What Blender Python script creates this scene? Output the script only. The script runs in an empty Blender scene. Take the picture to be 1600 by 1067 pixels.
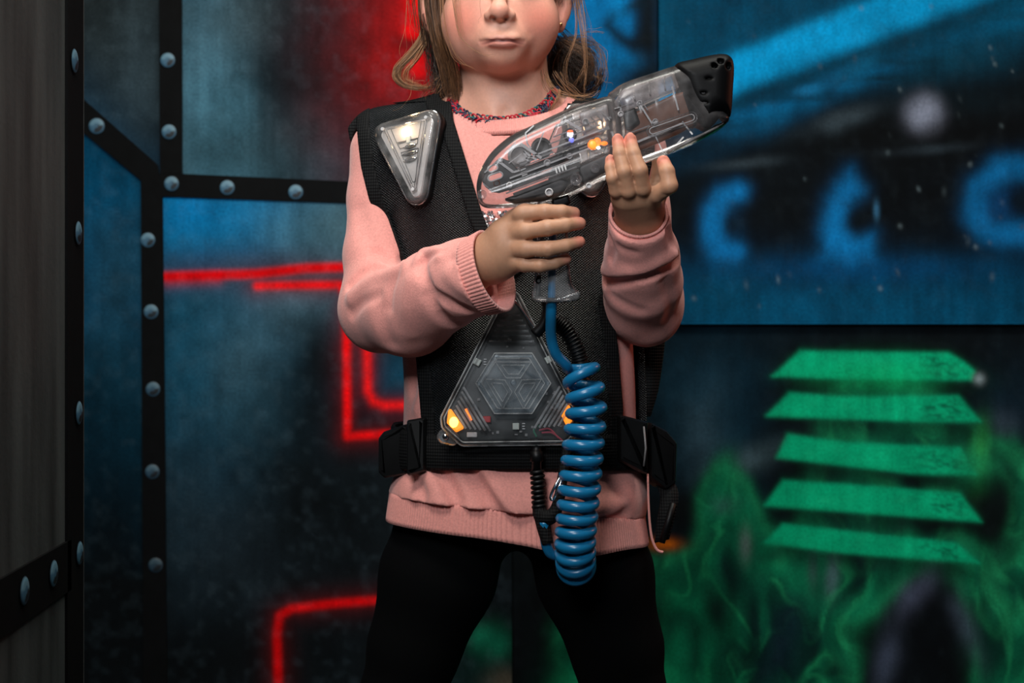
import bpy, bmesh, math, random
import numpy as np
from mathutils import Vector, Matrix

# ------------------------------------------------------------------ camera
scene = bpy.context.scene
COL = scene.collection
CAM_D, CAM_Z, FPX = 1.8, 0.80, 2520.0          # distance to the child, lens height, focal length in pixels of a 1600 px frame
cam_data = bpy.data.cameras.new('camera')
cam = bpy.data.objects.new('camera', cam_data)
COL.objects.link(cam)
cam.location = (0, -CAM_D, CAM_Z)
cam.rotation_euler = (math.pi / 2, 0, 0)
cam_data.sensor_width = 36.0
cam_data.lens = FPX / 1600.0 * 36.0
cam_data.clip_start = 0.05
cam_data.dof.use_dof = True
cam_data.dof.focus_distance = 1.68
cam_data.dof.aperture_fstop = 7.0
scene.camera = cam

# ------------------------------------------------------------------ world, lamps, exposure
world = bpy.data.worlds.new('world')
scene.world = world
world.use_nodes = True
world.node_tree.nodes['Background'].inputs[0].default_value = (0.55, 0.75, 1.0, 1)
world.node_tree.nodes['Background'].inputs[1].default_value = 0.018

def lamp(name, loc, aim, size, power, col, size_y=None):
    l = bpy.data.lights.new(name, 'AREA')
    l.energy = power
    l.color = col
    l.shape = 'RECTANGLE' if size_y else 'DISK'
    l.size = size
    if size_y:
        l.size_y = size_y
    o = bpy.data.objects.new(name, l)
    COL.objects.link(o)
    o.location = loc
    o.rotation_euler = (Vector(aim) - Vector(loc)).to_track_quat('-Z', 'Y').to_euler()
    return o

lamp('ceiling_lamp_key', (-0.38, -0.88, 1.98), (0.0, 0.0, 1.0), 0.50, 12.5, (1.0, 0.93, 0.86))
lamp('front_fill', (-0.35, -2.1, 1.75), (0.0, 0.0, 1.20), 0.6, 2.8, (0.92, 0.96, 1.0)).data.spread = math.radians(50)  # added fill that softens the shade on face and neck
lamp('added_wall_wash', (0.1, -0.25, 2.45), (0.1, 0.9, 0.60), 1.9, 31.0, (1.0, 0.99, 0.90), 0.35)  # added wash that brightens the mural, not a known fixture
lamp('side_lamp_red', (1.25, 0.35, 1.35), (0.15, -0.05, 0.75), 0.25, 1.6, (1.0, 0.30, 0.16))
lamp('side_lamp_blue', (-1.0, -0.55, 0.75), (0.0, 0.0, 0.72), 0.4, 1.0, (0.15, 0.55, 1.0))
scene.view_settings.view_transform = 'Standard'
scene.view_settings.look = 'None'
scene.view_settings.exposure = 0.0
scene.view_settings.gamma = 1.0
scene.view_settings.use_curve_mapping = False
scene.cycles.transparent_max_bounces = 32
scene.cycles.max_bounces = 8
scene.cycles.use_denoising = True

# ------------------------------------------------------------------ helpers
def P(px, py, Y=0.0):
    """a point at real depth Y (metres behind the child's plane) seen at photo pixel px, py"""
    d = CAM_D + Y
    return Vector(((px - 800.0) / FPX * d, Y, CAM_Z - (py - 533.5) / FPX * d))

def PA(pts, Y=None):
    if Y is None:
        return np.array([tuple(P(*p)) for p in pts])
    return np.array([tuple(P(p[0], p[1], Y)) for p in pts])

def px_m(Y):
    return (CAM_D + Y) / FPX                      # metres per photo pixel at depth Y

def lin(c):
    c = np.asarray(c, dtype=float) / 255.0
    return np.where(c <= 0.04045, c / 12.92, ((c + 0.055) / 1.055) ** 2.4)

def L3(r, g, b):
    return tuple(float(x) for x in lin((r, g, b)))

def obj(name, verts, faces, mat, parent=None, smooth=True, cols=None, kind=None):
    me = bpy.data.meshes.new(name)
    if isinstance(faces, np.ndarray) and faces.ndim == 2:
        n = faces.shape[1]
        verts = np.asarray(verts, dtype=np.float32)
        me.vertices.add(len(verts)); me.vertices.foreach_set('co', verts.ravel())
        me.loops.add(faces.size); me.loops.foreach_set('vertex_index', faces.ravel().astype(np.int32))
        me.polygons.add(len(faces))
        me.polygons.foreach_set('loop_start', np.arange(0, faces.size, n, dtype=np.int32))
        me.update(calc_edges=True)
        me.validate()
    else:
        me.from_pydata([tuple(map(float, v)) for v in verts], [], [tuple(map(int, f)) for f in faces])
        me.update()
    if cols is not None:
        ca = me.color_attributes.new('Col', 'FLOAT_COLOR', 'POINT')
        cc = np.ones((len(me.vertices), 4), dtype=np.float32)
        cc[:, :3] = cols
        ca.data.foreach_set('color', cc.ravel())
    if smooth:
        me.polygons.foreach_set('use_smooth', np.ones(len(me.polygons), dtype=bool))
    if mat is not None:
        me.materials.append(mat)
    o = bpy.data.objects.new(name, me)
    COL.objects.link(o)
    if parent is not None:
        o.parent = parent
    if kind:
        o['kind'] = kind
    return o

def auto_smooth(o, ang=40):
    me = o.data
    me.set_sharp_from_angle(angle=math.radians(ang))
    return o

def join(*ms):
    V, F, n = [], [], 0
    for v, f in ms:
        V.append(np.asarray(v, dtype=float)); F.extend([tuple(int(i) + n for i in q) for q in f]); n += len(v)
    return np.concatenate(V), F

def joinq(*ms):
    V, F, n = [], [], 0
    for v, f in ms:
        V.append(np.asarray(v, dtype=np.float32)); F.append(np.asarray(f) + n); n += len(v)
    return np.concatenate(V), np.concatenate(F)

def empty(name, loc):
    o = bpy.data.objects.new(name, None)
    COL.objects.link(o)
    o.location = loc
    o.empty_display_size = 0.05
    bpy.context.view_layer.update()
    return o

def tag(o, label, cat, group=None):
    o['label'] = label; o['category'] = cat
    if group:
        o['group'] = group
    return o

def adopt(o, parent):
    """parent keeping world position (thing empties stand at their own base)"""
    o.parent = parent
    o.matrix_parent_inverse = parent.matrix_world.inverted()
    return o

def spline(pts, n):
    """Catmull-Rom through pts, n samples"""
    p = np.asarray(pts, dtype=float)
    m = len(p)
    q = np.vstack([2 * p[0] - p[1], p, 2 * p[-1] - p[-2]])
    t = np.linspace(0, m - 1 - 1e-9, n)
    i = t.astype(int); f = (t - i)[:, None]
    a, b, c, d = q[i], q[i + 1], q[i + 2], q[i + 3]
    return 0.5 * (2 * b + (c - a) * f + (2 * a - 5 * b + 4 * c - d) * f ** 2 + (3 * b - a - 3 * c + d) * f ** 3)

def frames(path):
    path = np.asarray(path, dtype=float)
    T = np.gradient(path, axis=0)
    T /= np.linalg.norm(T, axis=1)[:, None] + 1e-12
    up = np.array([0, 0, 1.0]) if abs(T[0][2]) < 0.9 else np.array([1.0, 0, 0])
    N = np.zeros_like(path)
    n = np.cross(T[0], up); n /= np.linalg.norm(n)
    for i in range(len(path)):
        n = n - T[i] * np.dot(n, T[i]); n /= np.linalg.norm(n) + 1e-12
        N[i] = n
    return T, N, np.cross(T, N)

def tube(path, r, n=8, caps=True):
    path = np.asarray(path, dtype=float)
    m = len(path)
    r = np.broadcast_to(np.asarray(r, dtype=float), (m,))
    T, N, B = frames(path)
    a = np.linspace(0, 2 * np.pi, n, endpoint=False)
    V = (path[:, None, :] + r[:, None, None] * (np.cos(a)[None, :, None] * N[:, None, :] + np.sin(a)[None, :, None] * B[:, None, :])).reshape(-1, 3)
    F = []
    for i in range(m - 1):
        for j in range(n):
            k = (j + 1) % n
            F.append((i * n + j, i * n + k, (i + 1) * n + k, (i + 1) * n + j))
    if caps:
        F.append(tuple(range(n - 1, -1, -1))); F.append(tuple(range((m - 1) * n, m * n)))
    return V, F

def loft(rings, caps=True, closed=True):
    n = len(rings[0]); m = len(rings)
    V = np.concatenate(rings)
    F = []
    for i in range(m - 1):
        for j in range(n if closed else n - 1):
            k = (j + 1) % n
            F.append((i * n + j, i * n + k, (i + 1) * n + k, (i + 1) * n + j))
    if caps:
        F.append(tuple(range(n - 1, -1, -1))); F.append(tuple(range((m - 1) * n, m * n)))
    return V, F

def hull_ring(corners, r, seg=6):
    """outline of a convex polygon (counter-clockwise) grown by r with round corners"""
    c = np.asarray(corners, dtype=float); m = len(c); out = []
    for i in range(m):
        e0 = c[i] - c[i - 1]; e1 = c[(i + 1) % m] - c[i]
        a0 = math.atan2(-e0[0], e0[1]) + 0.0
        n0 = math.atan2(-e0[0], e0[1]); n1 = math.atan2(-e1[0], e1[1])
        # outward normal of a ccw edge is (ey, -ex)
        n0 = math.atan2(-e0[0], e0[1]); n1 = math.atan2(-e1[0], e1[1])
        while n1 < n0: n1 += 2 * math.pi
        for s in range(seg + 1):
            a = n0 + (n1 - n0) * s / seg
            out.append((c[i][0] + r * math.cos(a), c[i][1] + r * math.sin(a)))
    return np.array(out)

def hull_loft(corners, prof, M, seg=6):
    """corners: convex polygon in local (u, v) metres; prof: list of (grow, w); M maps (u, v, w) to the world"""
    c = np.asarray(corners, dtype=float)
    area = np.sum(c[:, 0] * np.roll(c[:, 1], -1) - np.roll(c[:, 0], -1) * c[:, 1])
    if area < 0:
        c = c[::-1]
    rings = []
    for g, w in prof:
        q = hull_ring(c, g, seg)
        q3 = np.column_stack([q, np.full(len(q), w)])
        rings.append(np.array([tuple(M @ Vector(p)) for p in q3]))
    return loft(rings)

def outline_tube(corners, r, M, w, tr, seg=5, n=6):
    c = np.asarray(corners, dtype=float)
    area = np.sum(c[:, 0] * np.roll(c[:, 1], -1) - np.roll(c[:, 0], -1) * c[:, 1])
    if area < 0: c = c[::-1]
    q = hull_ring(c, r, seg)
    q = np.vstack([q, q[:1]])
    return tube([tuple(M @ Vector((a, b, w))) for a, b in q], tr, n)

def box(c, size, M=None, bev=0.0):
    bm = bmesh.new()
    bmesh.ops.create_cube(bm, size=1.0)
    bmesh.ops.scale(bm, vec=size, verts=bm.verts)
    if bev:
        bmesh.ops.bevel(bm, geom=list(bm.edges), offset=bev, segments=2, affect='EDGES')
    X = Matrix.Translation(Vector(c))
    if M is not None:
        X = M @ X
    bmesh.ops.transform(bm, matrix=X, verts=bm.verts)
    bm.verts.index_update()
    V = np.array([tuple(v.co) for v in bm.verts]); F = [tuple(v.index for v in f.verts) for f in bm.faces]
    bm.free()
    return V, F

def ball(c, r, seg=12, rings=8):
    bm = bmesh.new()
    bmesh.ops.create_uvsphere(bm, u_segments=seg, v_segments=rings, radius=1.0)
    rr = (r, r, r) if np.isscalar(r) else r
    bmesh.ops.scale(bm, vec=rr, verts=bm.verts)
    bmesh.ops.translate(bm, vec=Vector(c), verts=bm.verts)
    bm.verts.index_update()
    V = np.array([tuple(v.co) for v in bm.verts]); F = [tuple(v.index for v in f.verts) for f in bm.faces]
    bm.free()
    return V, F

# ---- implicit surfaces: a sampled distance field and its dual mesh
def smin(a, b, k):
    if k <= 0:
        return np.minimum(a, b)
    h = np.maximum(k - np.abs(a - b), 0) / k
    return np.minimum(a, b) - h * h * k * 0.25

class Field:
    def __init__(s, lo, hi, h):
        s.h = h
        s.ax = [np.arange(lo[i], hi[i] + h, h, dtype=np.float32) for i in range(3)]
        s.v = np.full([len(a) for a in s.ax], 0.05, dtype=np.float32)
    def sub(s, lo, hi):
        sl = []
        for i in range(3):
            a = np.searchsorted(s.ax[i], lo[i]); b = np.searchsorted(s.ax[i], hi[i])
            sl.append(slice(max(a - 1, 0), b + 1))
        g = [s.ax[0][sl[0]][:, None, None], s.ax[1][sl[1]][None, :, None], s.ax[2][sl[2]][None, None, :]]
        return tuple(sl), g
    def full(s):
        return [s.ax[0][:, None, None], s.ax[1][None, :, None], s.ax[2][None, None, :]]
    def capsule(s, a, b, ra, rb, k=0.0, cut=False):
        a = np.array(a, dtype=np.float32); b = np.array(b, dtype=np.float32)
        m = max(ra, rb) + k + 0.012
        sl, (X, Y, Z) = s.sub(np.minimum(a, b) - m, np.maximum(a, b) + m)
        ab = b - a; L = float(ab @ ab) + 1e-12
        t = np.clip(((X - a[0]) * ab[0] + (Y - a[1]) * ab[1] + (Z - a[2]) * ab[2]) / L, 0, 1)
        d = np.sqrt((X - a[0] - t * ab[0]) ** 2 + (Y - a[1] - t * ab[1]) ** 2 + (Z - a[2] - t * ab[2]) ** 2) - (ra + (rb - ra) * t)
        s.v[sl] = -smin(-s.v[sl], d, k) if cut else smin(s.v[sl], d, k)
    def chain(s, pts, rad, k=0.0, cut=False):
        for i in range(len(pts) - 1):
            s.capsule(pts[i], pts[i + 1], rad[i], rad[i + 1], k if i == 0 else max(k * 0.5, 0.002), cut)
    def ell(s, c, r, k=0.0, rot=None, cut=False):
        c = np.array(c, dtype=np.float32); m = max(r) + k + 0.012
        sl, (X, Y, Z) = s.sub(c - m, c + m)
        x, y, z = X - c[0], Y - c[1], Z - c[2]
        if rot is not None:
            R = np.array(rot, dtype=np.float32)     # rows: local axes in world space
            x, y, z = (R[0, 0] * x + R[0, 1] * y + R[0, 2] * z, R[1, 0] * x + R[1, 1] * y + R[1, 2] * z, R[2, 0] * x + R[2, 1] * y + R[2, 2] * z)
        q0 = np.sqrt((x / r[0]) ** 2 + (y / r[1]) ** 2 + (z / r[2]) ** 2)
        q1 = np.sqrt((x / r[0] ** 2) ** 2 + (y / r[1] ** 2) ** 2 + (z / r[2] ** 2) ** 2) + 1e-9
        d = q0 * (q0 - 1) / q1
        s.v[sl] = -smin(-s.v[sl], d, k) if cut else smin(s.v[sl], d, k)
    def groove(s, pts, amp, w):
        """push the surface in (amp > 0) or out along a polyline"""
        pts = np.asarray(pts, dtype=np.float32); m = 3 * w
        for i in range(len(pts) - 1):
            pass
        sl, (X, Y, Z) = s.sub(pts.min(0) - m, pts.max(0) + m)
        best = None
        for i in range(len(pts) - 1):
            a, b = pts[i], pts[i + 1]; ab = b - a; L = float(ab @ ab) + 1e-12
            t = np.clip(((X - a[0]) * ab[0] + (Y - a[1]) * ab[1] + (Z - a[2]) * ab[2]) / L, 0, 1)
            d = (X - a[0] - t * ab[0]) ** 2 + (Y - a[1] - t * ab[1]) ** 2 + (Z - a[2] - t * ab[2]) ** 2
            best = d if best is None else np.minimum(best, d)
        s.v[sl] += amp * np.exp(-best / (w * w))
    def mesh(s):
        v = s.v; v = np.where(np.abs(v) < 1e-7, 1e-7, v)
        sg = v < 0
        nx, ny, nz = v.shape
        c = np.zeros((nx - 1, ny - 1, nz - 1), dtype=np.int8)
        offs = [(i, j, k) for i in (0, 1) for j in (0, 1) for k in (0, 1)]
        for i, j, k in offs:
            c += sg[i:nx - 1 + i, j:ny - 1 + j, k:nz - 1 + k]
        mask = (c > 0) & (c < 8)
        idx = np.argwhere(mask)
        pos = np.zeros((len(idx), 3)); cnt = np.zeros(len(idx))
        val = {o: v[idx[:, 0] + o[0], idx[:, 1] + o[1], idx[:, 2] + o[2]] for o in offs}
        for o in offs:
            for a in range(3):
                if o[a] == 0:
                    o2 = list(o); o2[a] = 1; o2 = tuple(o2)
                    f1, f2 = val[o], val[o2]
                    cr = (f1 < 0) != (f2 < 0)
                    t = np.where(cr, f1 / np.where(cr, f1 - f2, 1), 0)
                    pp = np.tile(np.array(o, dtype=float), (len(idx), 1)); pp[:, a] += t
                    pos += pp * cr[:, None]; cnt += cr
        pos = idx + pos / cnt[:, None]
        V = np.column_stack([s.ax[a][0] + pos[:, a] * s.h for a in range(3)])
        vid = np.full(mask.shape, -1, dtype=np.int64); vid[mask] = np.arange(len(idx))
        Q = []
        for a in range(3):
            b, d = (a + 1) % 3, (a + 2) % 3
            s1 = np.take(sg, range(v.shape[a] - 1), axis=a); s2 = np.take(sg, range(1, v.shape[a]), axis=a)
            e = np.argwhere(s1 != s2)
            e = e[(e[:, b] > 0) & (e[:, d] > 0) & (e[:, b] < v.shape[b] - 1) & (e[:, d] < v.shape[d] - 1)]
            inside = s1[e[:, 0], e[:, 1], e[:, 2]]
            def cell(db, dd):
                q = e.copy(); q[:, b] += db; q[:, d] += dd
                return vid[q[:, 0], q[:, 1], q[:, 2]]
            q = np.column_stack([cell(-1, -1), cell(0, -1), cell(0, 0), cell(-1, 0)])
            q[~inside] = q[~inside][:, ::-1]
            Q.append(q)
        Q = np.concatenate(Q)
        return V, Q[(Q >= 0).all(axis=1)]

def poly_sdf(X, Z, poly):
    """signed distance to a closed polygon, arrays X, Z broadcast"""
    p = np.asarray(poly, dtype=np.float32)
    d = None; inside = None
    for i in range(len(p)):
        a, b = p[i - 1], p[i]
        e = b - a
        wx, wz = X - a[0], Z - a[1]
        t = np.clip((wx * e[0] + wz * e[1]) / (float(e @ e) + 1e-12), 0, 1)
        dd = (wx - e[0] * t) ** 2 + (wz - e[1] * t) ** 2
        d = dd if d is None else np.minimum(d, dd)
        c = ((a[1] <= Z) != (b[1] <= Z)) & (X < (b[0] - a[0]) * (Z - a[1]) / (b[1] - a[1] + 1e-12) + a[0])
        inside = c if inside is None else (inside ^ c)
    d = np.sqrt(d)
    return np.where(inside, -d, d)

def smooth_poly(pts, n=8):
    """closed Catmull-Rom through pts"""
    p = np.asarray(pts, dtype=float); m = len(p); out = []
    for i in range(m):
        a, b, c, d = p[i - 1], p[i], p[(i + 1) % m], p[(i + 2) % m]
        for f in np.arange(n) / n:
            out.append(0.5 * (2 * b + (c - a) * f + (2 * a - 5 * b + 4 * c - d) * f ** 2 + (3 * b - a - 3 * c + d) * f ** 3))
    return np.array(out)

def slab(poly_px, Yc, half, r, h=0.0013, shape=None, holes=()):
    """a solid whose side outline is poly_px, centred at depth Yc, with edges rounded by r"""
    w = np.array([(P(a, b, Yc).x, P(a, b, Yc).z) for a, b in poly_px])
    lo, hi = w.min(0) - 0.006, w.max(0) + 0.006
    F = Field((lo[0], Yc - half - 0.006, lo[1]), (hi[0], Yc + half + 0.006, hi[1]), h)
    X, Y, Z = F.full()
    d2 = poly_sdf(X[:, 0, :], Z[0, 0, :][None, :], w)
    for hp in holes:
        hw = np.array([(P(a, b, Yc).x, P(a, b, Yc).z) for a, b in hp])
        d2 = np.maximum(d2, -poly_sdf(X[:, 0, :], Z[0, 0, :][None, :], hw))
    d2 = d2[:, None, :]
    a = d2 + r; b = np.abs(Y - Yc) - half + r
    F.v = (np.sqrt(np.maximum(a, 0) ** 2 + np.maximum(b, 0) ** 2) + np.minimum(np.maximum(a, b), 0) - r).astype(np.float32)
    if shape is not None:
        shape(F)
    return F.mesh()

# ---- value noise for paint and cloth
def _hash(ix, iy, seed):
    n = (ix.astype(np.int64) * 374761393 + iy.astype(np.int64) * 668265263 + seed * 1274126177) & 0xffffffff
    n = ((n ^ (n >> 13)) * 1274126177) & 0xffffffff
    return ((n ^ (n >> 16)) & 0xffff) / 65535.0
def vnoise(x, y, seed=0):
    ix, iy = np.floor(x), np.floor(y); fx, fy = x - ix, y - iy
    fx = fx * fx * (3 - 2 * fx); fy = fy * fy * (3 - 2 * fy)
    a, b = _hash(ix, iy, seed), _hash(ix + 1, iy, seed); c, d = _hash(ix, iy + 1, seed), _hash(ix + 1, iy + 1, seed)
    return (a * (1 - fx) + b * fx) * (1 - fy) + (c * (1 - fx) + d * fx) * fy
def fbm(x, y, seed=0, o=4):
    s, a, t = 0, 0.5, 0
    for i in range(o):
        s = s + a * vnoise(x, y, seed + i); t += a
        x, y, a = x * 2.03, y * 2.03, a * 0.5
    return s / t

# ------------------------------------------------------------------ materials
def mat(name, col=(0.5, 0.5, 0.5), rough=0.5, metal=0.0, spec=0.5, emit=None, es=0.0, attr=False, sss=0.0, coat=0.0, sheen=0.0):
    m = bpy.data.materials.new(name); m.use_nodes = True
    b = m.node_tree.nodes['Principled BSDF']
    b.inputs['Base Color'].default_value = (*col, 1)
    b.inputs['Roughness'].default_value = rough
    b.inputs['Metallic'].default_value = metal
    b.inputs['Specular IOR Level'].default_value = spec
    if emit:
        b.inputs['Emission Color'].default_value = (*emit, 1); b.inputs['Emission Strength'].default_value = es
    if attr:
        a = m.node_tree.nodes.new('ShaderNodeAttribute'); a.attribute_name = 'Col'
        m.node_tree.links.new(a.outputs['Color'], b.inputs['Base Color'])
    if sss:
        b.inputs['Subsurface Weight'].default_value = sss
        b.inputs['Subsurface Radius'].default_value = (0.006, 0.0025, 0.0015)
        b.inputs['Subsurface Scale'].default_value = 1.0
    b.inputs['Coat Weight'].default_value = coat
    b.inputs['Sheen Weight'].default_value = sheen
    return m

def node(m, t, **kw):
    n = m.node_tree.nodes.new(t)
    for k, v in kw.items():
        setattr(n, k, v)
    return n

def bump(m, height, strength=0.3, dist=0.001):
    b = node(m, 'ShaderNodeBump')
    b.inputs['Strength'].default_value = strength; b.inputs['Distance'].default_value = dist
    m.node_tree.links.new(height, b.inputs['Height'])
    m.node_tree.links.new(b.outputs['Normal'], m.node_tree.nodes['Principled BSDF'].inputs['Normal'])

def noise_out(m, scale, detail=3, stretch=None):
    tc = node(m, 'ShaderNodeTexCoord'); mp = node(m, 'ShaderNodeMapping')
    if stretch: mp.inputs['Scale'].default_value = stretch
    nz = node(m, 'ShaderNodeTexNoise'); nz.inputs['Scale'].default_value = scale; nz.inputs['Detail'].default_value = detail
    m.node_tree.links.new(tc.outputs['Object'], mp.inputs['Vector']); m.node_tree.links.new(mp.outputs['Vector'], nz.inputs['Vector'])
    return nz.outputs['Fac']

def vary(m, fac, lo, hi):
    """multiply the base colour by a value between lo and hi following fac"""
    b = m.node_tree.nodes['Principled BSDF']
    r = node(m, 'ShaderNodeMapRange'); r.inputs['From Min'].default_value = 0.25; r.inputs['From Max'].default_value = 0.75
    r.inputs['To Min'].default_value = lo; r.inputs['To Max'].default_value = hi
    m.node_tree.links.new(fac, r.inputs['Value'])
    mx = node(m, 'ShaderNodeMix', data_type='RGBA', blend_type='MULTIPLY'); mx.inputs['Factor'].default_value = 1.0
    s = b.inputs['Base Color']
    if s.is_linked:
        m.node_tree.links.new(s.links[0].from_socket, mx.inputs[6])
    else:
        mx.inputs[6].default_value = s.default_value
    m.node_tree.links.new(r.outputs['Result'], mx.inputs[7])
    m.node_tree.links.new(mx.outputs[2], s)

def clear_plastic(name, tint, haze_col, haze, rough=0.08, ior=1.40):
    """thin-walled clear moulding: tinted see-through, fresnel gloss, a little milky scatter"""
    m = bpy.data.materials.new(name); m.use_nodes = True
    nt = m.node_tree; nt.nodes.clear()
    out = nt.nodes.new('ShaderNodeOutputMaterial')
    tr = nt.nodes.new('ShaderNodeBsdfTransparent'); tr.inputs[0].default_value = (*tint, 1)
    df = nt.nodes.new('ShaderNodeBsdfDiffuse'); df.inputs[0].default_value = (*haze_col, 1)
    gl = nt.nodes.new('ShaderNodeBsdfGlossy'); gl.inputs['Roughness'].default_value = rough
    fr = nt.nodes.new('ShaderNodeFresnel'); fr.inputs[0].default_value = ior
    m1 = nt.nodes.new('ShaderNodeMixShader')
    hz = nt.nodes.new('ShaderNodeTexNoise'); hz.inputs['Scale'].default_value = 55.0; hz.inputs['Detail'].default_value = 5
    hm = nt.nodes.new('ShaderNodeMapRange'); hm.inputs['From Min'].default_value = 0.35; hm.inputs['From Max'].default_value = 0.7
    hm.inputs['To Min'].default_value = haze * .4; hm.inputs['To Max'].default_value = haze * 2.0
    nt.links.new(hz.outputs['Fac'], hm.inputs['Value']); nt.links.new(hm.outputs['Result'], m1.inputs[0])
    m2 = nt.nodes.new('ShaderNodeMixShader')
    tc = nt.nodes.new('ShaderNodeTexCoord'); nz = nt.nodes.new('ShaderNodeTexNoise'); nz.inputs['Scale'].default_value = 90.0; nz.inputs['Detail'].default_value = 3
    bp = nt.nodes.new('ShaderNodeBump'); bp.inputs['Strength'].default_value = 0.07; bp.inputs['Distance'].default_value = 0.002
    nt.links.new(tc.outputs['Object'], nz.inputs['Vector']); nt.links.new(tc.outputs['Object'], hz.inputs['Vector']); nt.links.new(nz.outputs['Fac'], bp.inputs['Height'])
    nt.links.new(bp.outputs['Normal'], gl.inputs['Normal']); nt.links.new(bp.outputs['Normal'], fr.inputs['Normal'])
    nt.links.new(tr.outputs[0], m1.inputs[1]); nt.links.new(df.outputs[0], m1.inputs[2])
    nt.links.new(fr.outputs[0], m2.inputs[0]); nt.links.new(m1.outputs[0], m2.inputs[1]); nt.links.new(gl.outputs[0], m2.inputs[2])
    nt.links.new(m2.outputs[0], out.inputs[0])
    return m

M = {}
M['paint'] = mat('mural_paint', attr=True, rough=0.85, spec=0.08)
f = noise_out(M['paint'], 260, 4); vary(M['paint'], f, 0.70, 1.30); bump(M['paint'], noise_out(M['paint'], 180, 4), 0.25, 0.001)
M['side_paint'] = mat('side_wall_paint', L3(62, 66, 66), 0.7, spec=0.3)
vary(M['side_paint'], noise_out(M['side_paint'], 3.0, 5, (1, 9, 1.2)), 0.35, 1.5); bump(M['side_paint'], noise_out(M['side_paint'], 160, 4), 0.3, 0.001)
M['strap'] = mat('black_strap_paint', L3(8, 9, 10), 0.8, spec=0.1); vary(M['strap'], noise_out(M['strap'], 60, 4), 0.7, 1.3)
M['rivet'] = mat('blue_grey_rivet', attr=True, rough=0.55)
M['floor'] = mat('dark_floor', L3(22, 24, 26), 0.6); vary(M['floor'], noise_out(M['floor'], 25, 5), 0.6, 1.4)
M['ceiling'] = mat('black_ceiling', L3(12, 12, 14), 0.9); vary(M['ceiling'], noise_out(M['ceiling'], 15, 4), 0.7, 1.3)
M['edge'] = mat('bare_board_edge', L3(70, 74, 74), 0.8); vary(M['edge'], noise_out(M['edge'], 80, 4), 0.7, 1.2)
M['skin'] = mat('skin', attr=True, rough=0.5, spec=0.35, sss=0.12)
vary(M['skin'], noise_out(M['skin'], 320, 3), 0.95, 1.05); bump(M['skin'], noise_out(M['skin'], 900, 3), 0.08, 0.0005)
M['knit'] = mat('pink_knit', L3(236, 160, 150), 0.85, spec=0.15, sheen=0.25)
vary(M['knit'], noise_out(M['knit'], 420, 3), 0.88, 1.1); bump(M['knit'], noise_out(M['knit'], 700, 2, (1.6, 1.6, 0.7)), 0.45, 0.0012)
M['leggings'] = mat('black_leggings', L3(5, 6, 7), 0.9, spec=0.1); vary(M['leggings'], noise_out(M['leggings'], 300, 3), 0.8, 1.2)
M['hair'] = mat('hair', attr=True, rough=0.42, spec=0.5)
M['gold'] = mat('gold', (0.9, 0.62, 0.3), 0.2, 1.0)
M['eye'] = mat('eye', attr=True, rough=0.1)
M['shoe'] = mat('shoe', L3(40, 40, 44), 0.7)
M['web'] = mat('black_webbing', L3(10, 11, 12), 0.75, spec=0.22)
M['rubber'] = mat('black_plastic', L3(10, 11, 12), 0.45, spec=0.3); vary(M['rubber'], noise_out(M['rubber'], 140, 3), 0.8, 1.2)
M['cap'] = mat('black_muzzle_rubber', L3(6, 6, 7), 0.5, spec=0.14); bump(M['cap'], noise_out(M['cap'], 500, 2), 0.1, 0.0006)
M['board'] = mat('dark_circuit_board', L3(16, 19, 19), 0.45); vary(M['board'], noise_out(M['board'], 220, 4), 0.5, 1.6)
M['brown'] = mat('brown_board', L3(106, 54, 18), 0.35); vary(M['brown'], noise_out(M['brown'], 60, 3), 0.7, 1.3)
M['grey'] = mat('pale_grey_plastic', L3(205, 203, 203), 0.30); vary(M['grey'], noise_out(M['grey'], 300, 3), 0.85, 1.1)
M['mid'] = mat('mid_grey_plastic', L3(128, 126, 126), 0.35); vary(M['mid'], noise_out(M['mid'], 260, 3), 0.75, 1.2)
M['silver'] = mat('silver_reflector', (0.66, 0.63, 0.61), 0.35, 0.25); vary(M['silver'], noise_out(M['silver'], 130, 3), 0.9, 1.05)
M['chrome'] = mat('chrome', (0.75, 0.76, 0.78), 0.15, 1.0)
M['chip'] = mat('white_led_chip', L3(205, 210, 200), 0.4)
M['red'] = mat('red_component', L3(190, 20, 25), 0.4)
M['bluecord'] = mat('blue_cord', L3(20, 118, 168), 0.3, spec=0.55, coat=0.15)
M['wire_red'] = mat('red_wire', L3(170, 60, 80), 0.4); M['wire_green'] = mat('green_wire', L3(30, 120, 90), 0.4)
M['clear'] = clear_plastic('clear_blaster_plastic', (0.84, 0.82, 0.82), (0.80, 0.76, 0.76), 0.045, 0.2)
M['clear2'] = clear_plastic('clear_grip_plastic', (0.86, 0.85, 0.85), (0.78, 0.78, 0.79), 0.10)
M['lens'] = clear_plastic('clear_sensor_cover', (0.95, 0.94, 0.94), (0.85, 0.84, 0.83), 0.09, 0.06)
M['smoke'] = clear_plastic('clear_pod_cover', (0.93, 0.94, 0.95), (0.7, 0.76, 0.80), 0.035, 0.10)
M['smoke2'] = clear_plastic('frosted_pod_relief', (0.85, 0.88, 0.90), (0.75, 0.82, 0.86), 0.09, 0.25)
M['smoke3'] = clear_plastic('frosted_pod_edges', (0.8, 0.8, 0.8), (0.85, 0.86, 0.86), 0.26, 0.3)
M['frost'] = clear_plastic('frosted_liner', (0.75, 0.72, 0.72), (0.80, 0.74, 0.74), 0.22, 0.3)
M['amber'] = mat('amber_led', (1, 0.45, 0.05), 0.4, emit=(1.0, 0.25, 0.008), es=1.15)
M['amber_core'] = mat('amber_led_core', (1, 0.6, 0.2), 0.4, emit=(1.0, 0.5, 0.08), es=5.0)
M['orange'] = mat('orange_led', (1, 0.3, 0.05), 0.4, emit=(1.0, 0.17, 0.015), es=1.7)
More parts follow.
